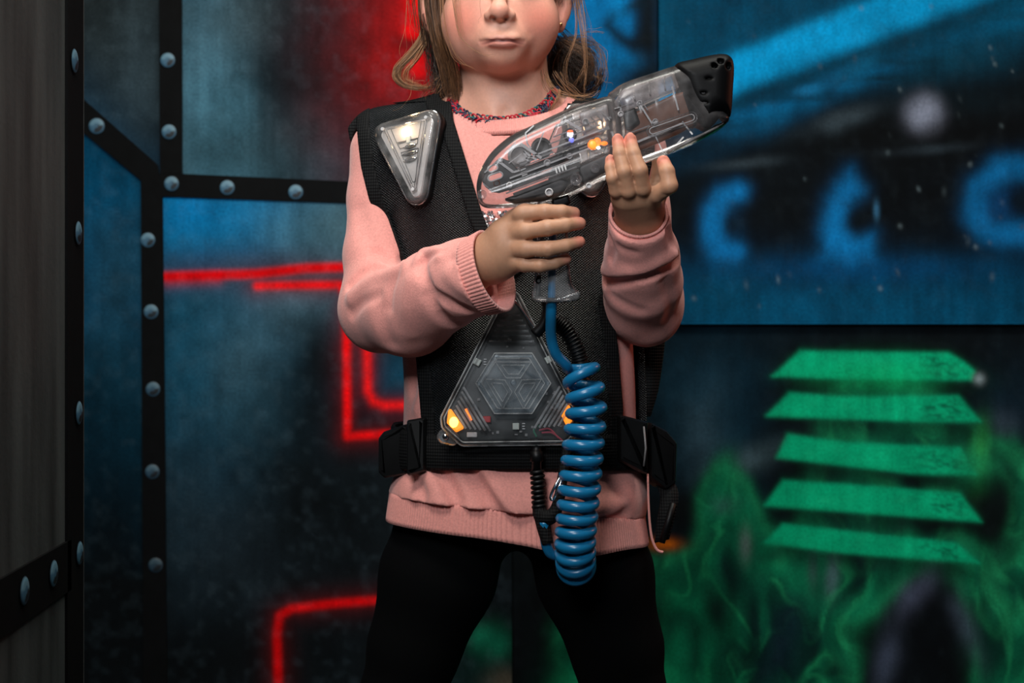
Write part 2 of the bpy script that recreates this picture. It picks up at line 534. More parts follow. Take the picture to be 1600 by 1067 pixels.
M['warm'] = mat('warm_white_led', (1, 0.8, 0.55), 0.4, emit=(1.0, 0.70, 0.38), es=45.0)
M['white_led'] = mat('white_led', (0.9, 0.9, 1), 0.4, emit=(0.75, 0.8, 1.0), es=5.0)
M['violet_led'] = mat('violet_led', (0.3, 0.3, 1), 0.4, emit=(0.16, 0.20, 1.0), es=1.0)
M['red_led'] = mat('red_led', (1, 0.1, 0.05), 0.4, emit=(1.0, 0.10, 0.02), es=1.6)
M['sequin'] = mat('silver_sequin', (0.8, 0.78, 0.8), 0.2, 0.9)

# woven mesh cloth of the vest: rows of small open cells
m = mat('black_mesh_cloth', L3(40, 42, 45), 0.36, spec=0.36)
tc = node(m, 'ShaderNodeTexCoord'); sp = node(m, 'ShaderNodeSeparateXYZ'); m.node_tree.links.new(tc.outputs['Object'], sp.inputs[0])
def mth(m, op, a, b=None, c=None):
    n = node(m, 'ShaderNodeMath', operation=op)
    for i, x in enumerate((a, b, c)):
        if x is None: continue
        if isinstance(x, (int, float)): n.inputs[i].default_value = x
        else: m.node_tree.links.new(x, n.inputs[i])
    return n.outputs[0]
def cells(m, sp, kx, kz):
    u = mth(m, 'ADD', mth(m, 'MULTIPLY', sp.outputs['X'], kx), mth(m, 'MULTIPLY', sp.outputs['Z'], kz))
    v = mth(m, 'SUBTRACT', mth(m, 'MULTIPLY', sp.outputs['X'], kx), mth(m, 'MULTIPLY', sp.outputs['Z'], kz))
    return mth(m, 'MULTIPLY', mth(m, 'SINE', u), mth(m, 'SINE', v))
cl = mth(m, 'MULTIPLY', mth(m, 'SINE', mth(m, 'MULTIPLY', sp.outputs['X'], 1800.0)), mth(m, 'SINE', mth(m, 'MULTIPLY', sp.outputs['Z'], 2300.0)))
bump(m, cl, 0.9, 0.0009)
r = node(m, 'ShaderNodeMapRange'); r.inputs['From Min'].default_value = 0.0; r.inputs['From Max'].default_value = 0.9; r.inputs['To Min'].default_value = 0.04; r.inputs['To Max'].default_value = 2.5
m.node_tree.links.new(cl, r.inputs['Value'])
mx = node(m, 'ShaderNodeMix', data_type='RGBA', blend_type='MULTIPLY'); mx.inputs['Factor'].default_value = 1.0; mx.inputs[6].default_value = (*L3(26, 30, 33), 1)
m.node_tree.links.new(r.outputs['Result'], mx.inputs[7]); m.node_tree.links.new(mx.outputs[2], m.node_tree.nodes['Principled BSDF'].inputs['Base Color'])
M['mesh'] = m
m = M['web']
tc = node(m, 'ShaderNodeTexCoord'); sp = node(m, 'ShaderNodeSeparateXYZ'); m.node_tree.links.new(tc.outputs['Object'], sp.inputs[0])
bump(m, cells(m, sp, 1200.0, 900.0), 0.5, 0.0008)
# ------------------------------------------------------------------ the room
WY = 0.90                                          # the painted wall stands 0.9 m behind the child
MUR_GAIN = 1.0

def soft(d, w):
    return 1.0 / (1.0 + np.exp(np.clip(d / w, -40, 40)))

def line_dist(x, y, pts):
    best = None
    for (ax, ay), (bx, by) in zip(pts[:-1], pts[1:]):
        ex, ey = bx - ax, by - ay
        t = np.clip(((x - ax) * ex + (y - ay) * ey) / (ex * ex + ey * ey + 1e-9), 0, 1)
        d = np.hypot(x - ax - t * ex, y - ay - t * ey)
        best = d if best is None else np.minimum(best, d)
    return best

class Paint:
    """spray-can painting: every stroke is laid over the ones before"""
    def __init__(s, x, y, base):
        s.x, s.y = x, y
        s.c = np.ones(x.shape + (3,)) * lin(base)
        s.n1 = fbm(x / 60.0, y / 60.0, 3); s.n2 = fbm(x / 22.0, y / 22.0, 11)
    def lay(s, a, col, k=1.0):
        a = np.clip(a * k, 0, 1)[..., None]
        s.c = s.c * (1 - a) + lin(col) * a
    def blob(s, cx, cy, rx, ry, col, k=1.0, rot=0.0, p=2.0, nz=0.0):
        c, n = math.cos(rot), math.sin(rot)
        u = ((s.x - cx) * c + (s.y - cy) * n) / rx; v = (-(s.x - cx) * n + (s.y - cy) * c) / ry
        q = np.sqrt(u * u + v * v) + nz * (s.n1 - 0.5)
        s.lay(np.exp(-np.clip(q, 0, 9) ** p), col, k)
    def stroke(s, pts, w, col, sft=2.5, k=1.0, nz=0.0):
        d = line_dist(s.x, s.y, pts) - w / 2 + nz * (s.n2 - 0.5)
        s.lay(soft(d, sft), col, k)
    def poly(s, pts, col, sft=1.6, k=1.0, nz=0.0):
        s.lay(soft(poly_sdf(s.x, s.y, pts) + nz * (s.n2 - 0.5), sft), col, k)

def paint_left(x, y):
    p = Paint(x, y, (10, 14, 16))
    # narrow field beside the side wall
    p.blob(165, 60, 90, 230, (36, 44, 46), 0.8, nz=.6)
    p.blob(215, 120, 40, 120, (50, 66, 74), 0.6)
    p.poly([(-690, -520), (-300, -200), (100, 160), (228, 280), (228, 900), (-690, 900)], (0, 34, 48), 4)
    p.lay(soft(poly_sdf(x, y, [(-690, -520), (-300, -200), (100, 160), (228, 292), (228, 540), (-690, 540)]), 30), (0, 70, 104), .9)
    p.blob(180, 470, 60, 120, (44, 74, 88), .5, nz=.8)
    p.blob(180, 600, 70, 190, (8, 46, 62), .7, nz=.7)
    p.blob(170, 900, 110, 190, (7, 11, 13), .95)
    # upper field
    q = (x > 255) & (y < 300)
    a = Paint(x, y, (17, 24, 28))
    a.blob(310, 120, 60, 240, (60, 94, 110), 1.0, nz=.5); a.blob(345, 220, 70, 120, (62, 106, 124), .9, nz=.5)
    a.blob(420, 240, 170, 55, (40, 66, 76), .85, nz=.5); a.blob(390, 30, 70, 60, (60, 76, 82), .45, nz=.8)
    a.blob(450, 100, 60, 90, (13, 20, 24), .85); a.blob(470, 210, 60, 50, (34, 42, 46), .6, nz=.7)
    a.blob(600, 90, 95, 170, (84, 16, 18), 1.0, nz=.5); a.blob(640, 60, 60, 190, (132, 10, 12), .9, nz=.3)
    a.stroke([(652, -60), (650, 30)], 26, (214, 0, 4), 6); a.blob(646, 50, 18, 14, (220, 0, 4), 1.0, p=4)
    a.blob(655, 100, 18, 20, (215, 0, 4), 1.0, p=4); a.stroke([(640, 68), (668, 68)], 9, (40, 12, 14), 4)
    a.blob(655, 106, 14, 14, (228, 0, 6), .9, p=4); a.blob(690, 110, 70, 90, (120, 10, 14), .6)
    a.blob(600, 205, 60, 60, (60, 22, 26), .7)
    p.c = np.where(q[..., None], a.c, p.c)
    # lower field
    q = (x > 250) & (y >= 300)
    a = Paint(x, y, (11, 17, 20))
    a.blob(340, 340, 150, 95, (0, 116, 170), 1.0, nz=.5); a.blob(500, 360, 110, 80, (62, 96, 108), .75, nz=.6)
    a.blob(300, 330, 60, 45, (0, 104, 160), .8); a.blob(545, 350, 50, 60, (74, 98, 106), .5)
    a.blob(340, 520, 130, 130, (18, 66, 88), .95, nz=.7); a.blob(470, 465, 90, 60, (74, 108, 124), .85, nz=.8)
    a.blob(300, 600, 70, 170, (22, 76, 100), .9, nz=.5); a.blob(380, 560, 60, 60, (62, 92, 106), .6, nz=.8)
    a.blob(400, 640, 90, 90, (34, 62, 74), .6, nz=.8)
    a.blob(300, 800, 80, 130, (26, 44, 54), .9, nz=.7); a.blob(360, 880, 100, 90, (26, 36, 42), .7, nz=.7)
    a.blob(500, 560, 45, 110, (8, 14, 17), .9); a.blob(480, 760, 70, 130, (8, 14, 17), .85)
    a.blob(620, 590, 50, 45, (10, 54, 74), .9)
    a.blob(345, 1040, 190, 90, (7, 11, 13), .9)
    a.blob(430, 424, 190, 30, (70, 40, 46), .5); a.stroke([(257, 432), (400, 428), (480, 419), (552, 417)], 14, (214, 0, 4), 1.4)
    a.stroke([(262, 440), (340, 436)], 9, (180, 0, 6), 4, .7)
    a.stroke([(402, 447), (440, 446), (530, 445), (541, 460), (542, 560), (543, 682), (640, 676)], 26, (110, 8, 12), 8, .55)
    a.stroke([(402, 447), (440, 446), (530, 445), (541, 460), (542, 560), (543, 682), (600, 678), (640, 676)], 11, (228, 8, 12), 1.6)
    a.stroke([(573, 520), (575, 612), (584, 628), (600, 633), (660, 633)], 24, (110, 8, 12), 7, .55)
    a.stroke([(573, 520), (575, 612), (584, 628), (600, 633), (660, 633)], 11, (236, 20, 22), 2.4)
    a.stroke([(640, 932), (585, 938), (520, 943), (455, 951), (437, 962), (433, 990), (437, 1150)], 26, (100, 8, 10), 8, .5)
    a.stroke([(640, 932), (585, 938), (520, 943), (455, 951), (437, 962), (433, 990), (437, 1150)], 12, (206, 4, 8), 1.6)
    a.blob(770, 1005, 30, 28, (10, 92, 66), .9, nz=.6); a.blob(750, 995, 14, 18, (20, 120, 88), .7)
    a.blob(790, 1068, 26, 20, (120, 104, 86), .8, nz=.6); a.blob(760, 1060, 80, 50, (8, 36, 32), .6)
    p.c = np.where(q[..., None], a.c, p.c)
    return p.c

def paint_mid(x, y):
    p = Paint(x, y, (8, 13, 15))
    # blue letters beside the child's head
    p.blob(940, 60, 90, 140, (0, 96, 150), 1.0, p=4); p.stroke([(1012, -80), (1010, 200)], 44, (8, 13, 16), 5)
    p.stroke([(1002, 4), (962, 18), (950, 40), (972, 62), (990, 70), (1000, 90), (985, 104), (962, 100)], 16, (6, 20, 28), 4)
    p.stroke([(990, 72), (1008, 60)], 22, (8, 14, 18), 6); p.blob(965, 6, 14, 26, (0, 108, 164), .8); p.blob(975, 98, 26, 16, (0, 108, 164), .6)
    p.blob(1000, 130, 60, 26, (8, 16, 20), .9)
    # lower part: dark with green smoke
    p.blob(1110, 650, 90, 150, (10, 48, 66), .95, nz=.5); p.blob(1100, 690, 40, 90, (58, 84, 98), .6, nz=.8)
    p.blob(1170, 720, 60, 22, (70, 92, 100), .7, -.4, nz=.5); p.blob(1300, 530, 300, 40, (4, 20, 28), .7)
    p.blob(1570, 668, 22, 26, (74, 88, 104), .8, nz=.4); p.blob(1450, 560, 200, 60, (6, 10, 12), .8)
    p.blob(1580, 640, 80, 80, (10, 34, 48), .6)
    p.blob(1060, 790, 60, 36, (8, 12, 14), .9); p.blob(1078, 800, 40, 30, (10, 14, 16), .9)
    g, gd, gl = (10, 128, 86), (8, 88, 62), (34, 156, 100)
    n = p.n1
    d = [
        np.hypot((x - 1140) / 1.0, (y - 810) / 1.35) - 52,
        poly_sdf(x, y, [(1020, 880), (1075, 850), (1110, 800), (1180, 790), (1230, 860), (1330, 850), (1370, 900), (1330, 980), (1340, 1300), (800, 1300), (860, 990), (880, 950)]),
        poly_sdf(x, y, [(1290, 610), (1330, 575), (1400, 570), (1450, 610), (1480, 700), (1500, 800), (1440, 900), (1370, 960), (1330, 1000), (1290, 930), (1240, 870), (1250, 760)]),
        np.abs(np.hypot((x - 1530) / 1.0, (y - 790) / 1.25) - 68) - 26,
        poly_sdf(x, y, [(1480, 850), (1540, 880), (1640, 800), (1700, 1300), (1560, 1300), (1510, 980)]),
    ]
    dd = d[0]
    for e in d[1:]:
        dd = smin(dd, e, 26.0)
    sm = fbm(x / 70.0, y / 110.0, 33, 2)
    dd = dd + 60 * (sm - .5)
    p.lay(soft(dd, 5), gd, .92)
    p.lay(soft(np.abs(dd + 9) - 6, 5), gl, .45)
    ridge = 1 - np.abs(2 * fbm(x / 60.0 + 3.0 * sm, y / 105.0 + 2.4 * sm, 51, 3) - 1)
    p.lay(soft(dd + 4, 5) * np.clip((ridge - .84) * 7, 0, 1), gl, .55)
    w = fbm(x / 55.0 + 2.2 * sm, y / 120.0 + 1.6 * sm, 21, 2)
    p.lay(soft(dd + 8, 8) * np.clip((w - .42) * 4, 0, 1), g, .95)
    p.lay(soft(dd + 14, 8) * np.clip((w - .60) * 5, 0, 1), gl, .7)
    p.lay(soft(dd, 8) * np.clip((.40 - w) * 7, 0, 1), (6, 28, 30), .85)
    for (cx, cy, rx, ry, c, k, ro) in [
            (1455, 1000, 60, 120, (7, 12, 16), .95, .15), (1560, 790, 34, 62, (8, 18, 18), .95, .1), (1430, 925, 18, 46, (74, 82, 104), .8, .7),
            (1385, 1030, 18, 44, (66, 76, 96), .8, .2), (1512, 985, 16, 60, (60, 70, 88), .7, -.35), (1120, 960, 26, 70, (6, 22, 22), .9, -.2),
            (1220, 1010, 26, 80, (18, 40, 52), .85, .3), (1300, 900, 10, 34, (78, 100, 110), .75, .1), (1270, 890, 8, 26, (70, 96, 100), .6, 0),
            (1165, 850, 9, 24, (96, 112, 110), .7, 0), (1130, 790, 20, 16, (40, 92, 80), .8, 0), (1030, 960, 22, 50, (6, 24, 24), .8, 0),
            (1385, 640, 60, 24, (10, 58, 50), .7, 0), (1405, 730, 55, 20, (8, 20, 20), .85, 0), (1290, 735, 30, 22, (8, 22, 22), .7, 0), (860, 1045, 30, 60, (6, 20, 20), .8, .4),
            (1040, 850, 22, 9, (196, 96, 10), .95, 0), (1530, 710, 14, 40, (60, 190, 90), .7, .1), (1460, 810, 40, 20, (8, 26, 24), .6, .2)]:
        p.blob(cx, cy, rx, ry, c, k, ro, nz=.5)
    # five glowing vent slats
    slats = [[(1250, 548), (1365, 550), (1481, 551), (1506, 565), (1523, 580), (1518, 594), (1319, 592), (1207, 588)],
             [(1234, 613), (1319, 620), (1497, 618), (1533, 659), (1452, 659), (1197, 650)],
             [(1231, 678), (1319, 691), (1500, 699), (1526, 742), (1425, 740), (1213, 715)],
             [(1223, 750), (1372, 760), (1500, 771), (1533, 815), (1194, 790)],
             [(1223, 818), (1372, 835), (1494, 848), (1531, 880), (1319, 864), (1194, 848)]]
    for i, s in enumerate(slats):
        q = np.array(s, dtype=float)
        cen = q.mean(0)
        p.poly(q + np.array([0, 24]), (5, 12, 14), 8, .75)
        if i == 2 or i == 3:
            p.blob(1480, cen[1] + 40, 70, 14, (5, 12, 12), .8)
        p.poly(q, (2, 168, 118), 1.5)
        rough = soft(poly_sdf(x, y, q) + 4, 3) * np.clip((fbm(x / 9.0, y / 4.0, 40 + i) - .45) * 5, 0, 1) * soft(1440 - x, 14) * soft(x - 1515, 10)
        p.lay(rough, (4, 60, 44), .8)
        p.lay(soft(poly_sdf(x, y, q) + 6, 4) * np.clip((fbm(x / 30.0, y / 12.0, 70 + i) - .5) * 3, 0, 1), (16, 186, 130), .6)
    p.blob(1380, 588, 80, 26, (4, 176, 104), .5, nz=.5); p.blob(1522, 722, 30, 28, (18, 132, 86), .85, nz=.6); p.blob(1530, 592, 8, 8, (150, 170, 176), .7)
    return p.c

def paint_right(x, y):
    p = Paint(x, y, (5, 10, 14))
    p.blob(1150, 20, 260, 110, (0, 72, 98), 1.0, p=4, nz=.15); p.blob(1040, 60, 60, 110, (0, 78, 106), .8, p=3)
    up = lambda x: 88 - (x - 1139) * 0.393
    e2 = lambda x: 150 - (x - 1139) * 0.372
    p.lay(soft(y - (e2(x) + 62 + 16 * (p.n1 - .5)), 14) * soft(1000 - x, 30), (0, 50, 74), .95)
    p.lay(soft(up(x) - y, 5) * soft(y - e2(x) - 8 * (p.n2 - .5), 6), (0, 132, 186), 1.0)
    p.lay(soft(np.abs(y - e2(x) - 18) - 10, 5), (0, 40, 58), .85)
    p.lay(soft(np.abs(y - (e2(x) + 44 + 10 * p.n1)) - 12, 6) * np.clip((fbm(x / 90.0, y / 14.0, 5) - .32) * 4, 0, 1), (0, 92, 138), .9)
    p.blob(1190, 195, 90, 20, (0, 82, 122), .9, -.42, nz=.4)
    p.blob(1262, 143, 24, 9, (14, 96, 140), .9, -.2, p=3, nz=.5); p.blob(1300, 128, 26, 11, (10, 84, 124), .8, -.4, nz=.5)
    p.blob(1345, 104, 34, 13, (6, 84, 120), .85, -.4, nz=.8); p.blob(1480, 90, 130, 44, (4, 44, 60), .9, -.15, nz=.4)
    p.blob(1570, 40, 110, 40, (0, 66, 94), .7, -.3); p.blob(1400, 210, 200, 50, (5, 8, 10), .9); p.blob(1500, 160, 90, 20, (6, 20, 26), .6)
    p.blob(1310, 190, 60, 14, (52, 66, 74), .7, -.28, nz=.8); p.blob(1160, 256, 50, 8, (58, 72, 80), .6, -.1, nz=.8)
    p.blob(1450, 235, 60, 7, (40, 52, 60), .6, -.08, nz=.8)
    p.blob(1100, 230, 120, 30, (4, 10, 14), .8)
    p.blob(1441, 178, 27, 27, (112, 120, 138), 1.0, p=2.6, nz=.3)
    # blue haze above the lower edge
    p.lay(soft(408 + 20 * (p.n1 - .5) - y, 14), (0, 48, 76), 1.0)
    p.lay(soft(452 + 22 * (p.n1 - .5) - y, 14), (0, 70, 102), .9)
    p.blob(1330, 420, 160, 20, (0, 64, 108), .7, nz=.4); p.blob(1120, 470, 70, 40, (0, 62, 88), .6)
    b = (6, 100, 158)
    p.stroke([(1152, 300), (1128, 306), (1114, 330), (1112, 368), (1122, 388), (1148, 392)], 24, b, 5, 1, 6)
    p.blob(1122, 365, 22, 40, b, .8); p.blob(1142, 352, 16, 20, (6, 18, 26), .9, p=3)
    p.poly([(1326, 266), (1345, 300), (1322, 322), (1318, 356), (1332, 372), (1362, 368), (1360, 404), (1330, 412), (1288, 404), (1282, 360), (1296, 308)], b, 6, 1, 8)
    p.blob(1338, 345, 18, 18, (5, 14, 20), .9, p=3); p.blob(1367, 330, 4, 14, (60, 120, 160), .7)
    p.stroke([(1604, 262), (1560, 268), (1530, 294), (1522, 335), (1540, 364), (1600, 366)], 34, b, 6, 1, 8)
    p.blob(1558, 320, 26, 30, (8, 62, 108), .8); p.blob(1590, 316, 18, 16, (6, 22, 34), .9, p=3)
    rng = random.Random(4)
    for i in range(46):
        sx, sy = rng.uniform(1040, 1620), rng.uniform(10, 480)
        r = rng.uniform(1.6, 3.4); c = rng.uniform(70, 170)
        p.blob(sx, sy, r, r * rng.uniform(1, 2.4), (c * .8, c * .95, c), rng.uniform(.1, .45), rng.uniform(-.4, .4))
    return p.c

def axis_samples(a, b, lo, hi, step, far):
    s = [a] + list(np.arange(a, b, far))[1:] + [b]
    s = [v for v in s if v < lo or v > hi]
    fine = list(np.arange(max(a, lo), min(b, hi) + .01, step))
    return np.unique(np.array(s + fine + [a, b]))

def mural_panel(x0, x1, y0, y1, fn, Y, thick, parent, label=None):
    xs = axis_samples(x0, x1, -40, 1640, 3.2, 24.0); ys = axis_samples(y0, y1, -40, 1107, 3.2, 24.0)
    gx, gy = np.meshgrid(xs, ys, indexing='ij')
    c = fn(gx, gy) * MUR_GAIN
    c = c * (.62 + .76 * fbm(gx / 26.0, gy / 34.0, 91, 4))[..., None] * (.85 + .3 * fbm(gx / 7.0, gy / 160.0, 95, 3))[..., None] + lin((26, 34, 38)) * (np.clip(fbm(gx / 15.0, gy / 15.0, 97, 3) - .5, 0, 1) * (1.8 if x0 < 0 else .5))[..., None]
    if x0 < 0: c = c * 1.12
    k = px_m(WY)
    V = np.column_stack([((gx - 800) * k).ravel(), np.full(gx.size, Y), (CAM_Z - (gy - 533.5) * k).ravel()])
    n, m_ = gx.shape
    I = np.arange(n * m_).reshape(n, m_)
    Q = np.column_stack([I[:-1, :-1].ravel(), I[:-1, 1:].ravel(), I[1:, 1:].ravel(), I[1:, :-1].ravel()])
    # board edges and back
    ring = np.concatenate([I[:, 0], I[-1, 1:], I[-2::-1, -1], I[0, -2:0:-1]])
    base = len(V)
    Vb = V[ring].copy(); Vb[:, 1] = Y + thick
    nr = len(ring); r2 = np.arange(nr)
    Q2 = np.column_stack([ring, base + r2, base + (r2 + 1) % nr, ring[(r2 + 1) % nr]])
    V = np.vstack([V, Vb]); C = np.vstack([c.reshape(-1, 3), np.tile(lin((30, 32, 33)), (nr, 1))])
    o = obj('wall_panel', V, np.vstack([Q, Q2]), M['paint'], parent, smooth=False, cols=np.clip(C, 0, 1))
    if label: o['label'] = label
    return o

FLOOR_PY = 533.5 + CAM_Z / px_m(WY)
TOP_PY = -760.0
def slab_box(name, lo, hi, m_, parent=None):
    V, F = box(((lo[0] + hi[0]) / 2, (lo[1] + hi[1]) / 2, (lo[2] + hi[2]) / 2), (hi[0] - lo[0], hi[1] - lo[1], hi[2] - lo[2]))
    return obj(name, V, F, m_, parent, smooth=False)

floor = slab_box('floor', (-2.6, -2.6, -0.05), (2.6, WY + 0.14, 0.0), M['floor']); floor['kind'] = 'structure'
ceiling = slab_box('ceiling', (-2.6, -2.6, 2.72), (2.6, WY + 0.14, 2.77), M['ceiling']); ceiling['kind'] = 'structure'
zt = CAM_Z - (TOP_PY - 533.5) * px_m(WY)
wall_back = slab_box('wall_back', (-1.75, WY + 0.03, 0.0), (1.75, WY + 0.10, 2.72), M['ceiling']); wall_back['kind'] = 'structure'
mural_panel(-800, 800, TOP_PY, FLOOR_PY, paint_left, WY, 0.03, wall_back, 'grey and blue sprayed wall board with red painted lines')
def paint_mid_cut(x, y):
    return paint_mid(x, y)
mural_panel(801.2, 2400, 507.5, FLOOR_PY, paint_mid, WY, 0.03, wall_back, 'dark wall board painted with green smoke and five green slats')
mural_panel(801.2, 1027, TOP_PY, 506.3, paint_mid, WY, 0.03, wall_back, 'narrow dark board with blue painted letter')
mural_panel(1028, 2400, TOP_PY, 506.3, paint_right, WY - 0.012, 0.042, wall_back, 'blue painted wall board with light beam and hooks')

def wall_strap(pts_px, Y, parent, name='strap'):
    w = [(P(a, b, Y).x, P(a, b, Y).z) for a, b in pts_px]
    V = [(a, Y, b) for a, b in w] + [(a, Y + 0.004, b) for a, b in w]
    n = len(w)
    F = [tuple(range(n)), tuple(range(2 * n - 1, n - 1, -1))] + [(i, i + n, (i + 1) % n + n, (i + 1) % n) for i in range(n)]
    return obj(name, V, F, M['strap'], parent, smooth=False)

SY = WY - 0.003
straps = [
    wall_strap([(245, -700), (283, -700), (285, 271), (250, 271)], SY, wall_back),
    wall_strap([(250, 271.5), (285, 271.5), (560, 284), (1010, 300), (1010, 334), (560, 318), (256, 307), (250, 306)], SY, wall_back),
    wall_strap([(-300, -226), (125, 150), (247, 258), (248, 300), (219, 281), (125, 203), (-300, -173)], SY - .0006, wall_back),
    wall_strap([(220, 268), (247, 259), (254, 307), (258, 700), (262, 1270), (224, 1270), (222, 700)], SY - .0012, wall_back),
]
def rivet_mesh(r, seed, tone=1.0):
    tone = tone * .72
    """low dome with a sprayed pale rim and dark hook"""
    rng = random.Random(seed)
    n, rings = 20, 7
    V, C = [(0, -r * .14, 0)], [lin((60, 90, 108)) * tone]
    hook = rng.uniform(-.6, .3)
    for i in range(1, rings + 1):
        q = i / rings
        for j in range(n):
            a = 2 * math.pi * j / n
            V.append((r * q * math.cos(a), -r * .14 * math.sqrt(max(0, 1 - q * q)), r * q * math.sin(a)))
            c = np.array(lin((66, 112, 140)))
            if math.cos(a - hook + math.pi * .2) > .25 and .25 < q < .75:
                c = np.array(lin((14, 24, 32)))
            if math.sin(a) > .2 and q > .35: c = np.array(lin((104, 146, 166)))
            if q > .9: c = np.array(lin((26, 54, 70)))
            C.append(c * tone)
    F = [(0, 1 + (j + 1) % n, 1 + j) for j in range(n)]
    for i in range(rings - 1):
        for j in range(n):
            a, b = 1 + i * n + j, 1 + i * n + (j + 1) % n
            F.append((a, b, b + n, a + n))
    return V, F, C

def rivet(loc, seed, parent, r=0.0125, rotz=0.0, tone=1.0):
    V, F, C = rivet_mesh(r, seed, tone)
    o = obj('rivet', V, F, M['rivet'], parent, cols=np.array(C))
    o.location = loc; o.rotation_euler = (0, 0, rotz)
    return o
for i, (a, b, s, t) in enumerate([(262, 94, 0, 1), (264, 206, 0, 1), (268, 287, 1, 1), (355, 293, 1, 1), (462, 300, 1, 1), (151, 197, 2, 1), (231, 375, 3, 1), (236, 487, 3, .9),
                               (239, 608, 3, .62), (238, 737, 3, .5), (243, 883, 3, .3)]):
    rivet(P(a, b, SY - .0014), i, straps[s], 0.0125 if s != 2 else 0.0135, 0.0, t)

# side wall: a board standing close on the left, ending beside the child
XL = (128 - 800) / FPX * 1.70
wall_left = slab_box('wall_left', (XL - 0.02, -0.72, 0.0), (XL, -0.10, 2.72), M['side_paint']); wall_left['kind'] = 'structure'
def side_pt(px, py):
    """the point of the side wall's face seen at a photo pixel"""
    d = XL * FPX / (px - 800.0)
    return (XL, d - CAM_D, CAM_Z - (py - 533.5) / FPX * d)
def side_strap(pts):
    V = [side_pt(a, b) for a, b in pts]
    n = len(V)
    V = [(x + .003, y, z) for x, y, z in V] + V
    F = [tuple(range(n)), tuple(range(2 * n - 1, n - 1, -1))] + [(i, (i + 1) % n, (i + 1) % n + n, i + n) for i in range(n)]
    return obj('strap', V, F, M['strap'], wall_left, smooth=False)
d0, d1 = -0.105, -0.165
vs = [(XL, d1, 0.02), (XL, d0, 0.02), (XL, d0, 2.7), (XL, d1, 2.7)]
vst = obj('strap', [(x + .003, y, z) for x, y, z in vs] + vs, [(0, 1, 2, 3), (7, 6, 5, 4)] + [(i, i + 4, (i + 1) % 4 + 4, (i + 1) % 4) for i in range(4)], M['strap'], wall_left, smooth=False)
hst = side_strap([(-160, 990), (0, 903), (107, 843), (107, 921), (0, 996), (-160, 1098)])
for i, (a, b) in enumerate([(110, 95), (116, 364), (117, 645), (118, 864)]):
    x, y, z = side_pt(a, b); rivet((x + .0045, y, z), 30 + i, vst, 0.0125, math.pi / 2)
for i, (a, b) in enumerate([(31, 923), (77, 896), (-22, 950), (-80, 985)]):
    x, y, z = side_pt(a, b); rivet((x + .0045, y, z), 40 + i, hst, 0.0135, math.pi / 2)
lip = slab_box('board_edge', (XL - 0.02, -0.10, 0.0), (XL + 0.0015, -0.097, 2.72), M['edge'], wall_left)
# ------------------------------------------------------------------ the person
def T(*a):
    return tuple(P(*a))

# torso outline by photo row, at the depth of the body's middle: (row, centre column, half width, half depth m)
TY = 0.035
TORSO = [(120, 790, 60, .045), (176, 791, 96, .058), (198, 791, 150, .066), (226, 792, 176, .074), (265, 794, 184, .080), (320, 797, 182, .084), (400, 800, 180, .086),
         (500, 806, 180, .087), (600, 812, 180, .088), (660, 812, 181, .089), (705, 811, 183, .091), (740, 811, 194, .099), (768, 810, 204, .107), (788, 809, 205, .108), (806, 808, 198, .101), (820, 808, 196, .099), (900, 808, 202, .102)]
_tz = np.array([P(800, r[0], TY).z for r in TORSO])[::-1]
_tx = np.array([P(r[1], 500, TY).x for r in TORSO])[::-1]
_ta = np.array([r[2] * px_m(TY) for r in TORSO])[::-1]
_tb = np.array([r[3] for r in TORSO])[::-1]
def smooth_tab(z, t):
    # averaged linear table, so that the outline has no kinks
    return sum(np.interp(z + o, _tz, t) for o in (-.014, -.007, 0, .007, .014)) / 5
def torso_f(X, Y, Z, grow=0.0):
    z = np.asarray(Z).ravel()
    sh = np.asarray(Z).shape
    xc, a, b = (smooth_tab(z, t).reshape(sh).astype(np.float32) for t in (_tx, _ta, _tb))
    p = 2.35
    q = (np.abs((X - xc) / (a + grow)) ** p + np.abs((Y - TY) / (b + grow)) ** p) ** (1 / p)
    return (q - 1) * (0.55 * np.minimum(a, b) + 0.45 * b)
def front_y(x, z, off=0.0):
    """depth of the clothed front of the torso at x, z"""
    ys = np.linspace(-0.2, TY, 400)
    f = torso_f(np.full(400, x), ys, np.full(400, z))
    i = np.argmax(f < 0.0005)
    return (ys[i] if (f < 0.0005).any() else TY) - off

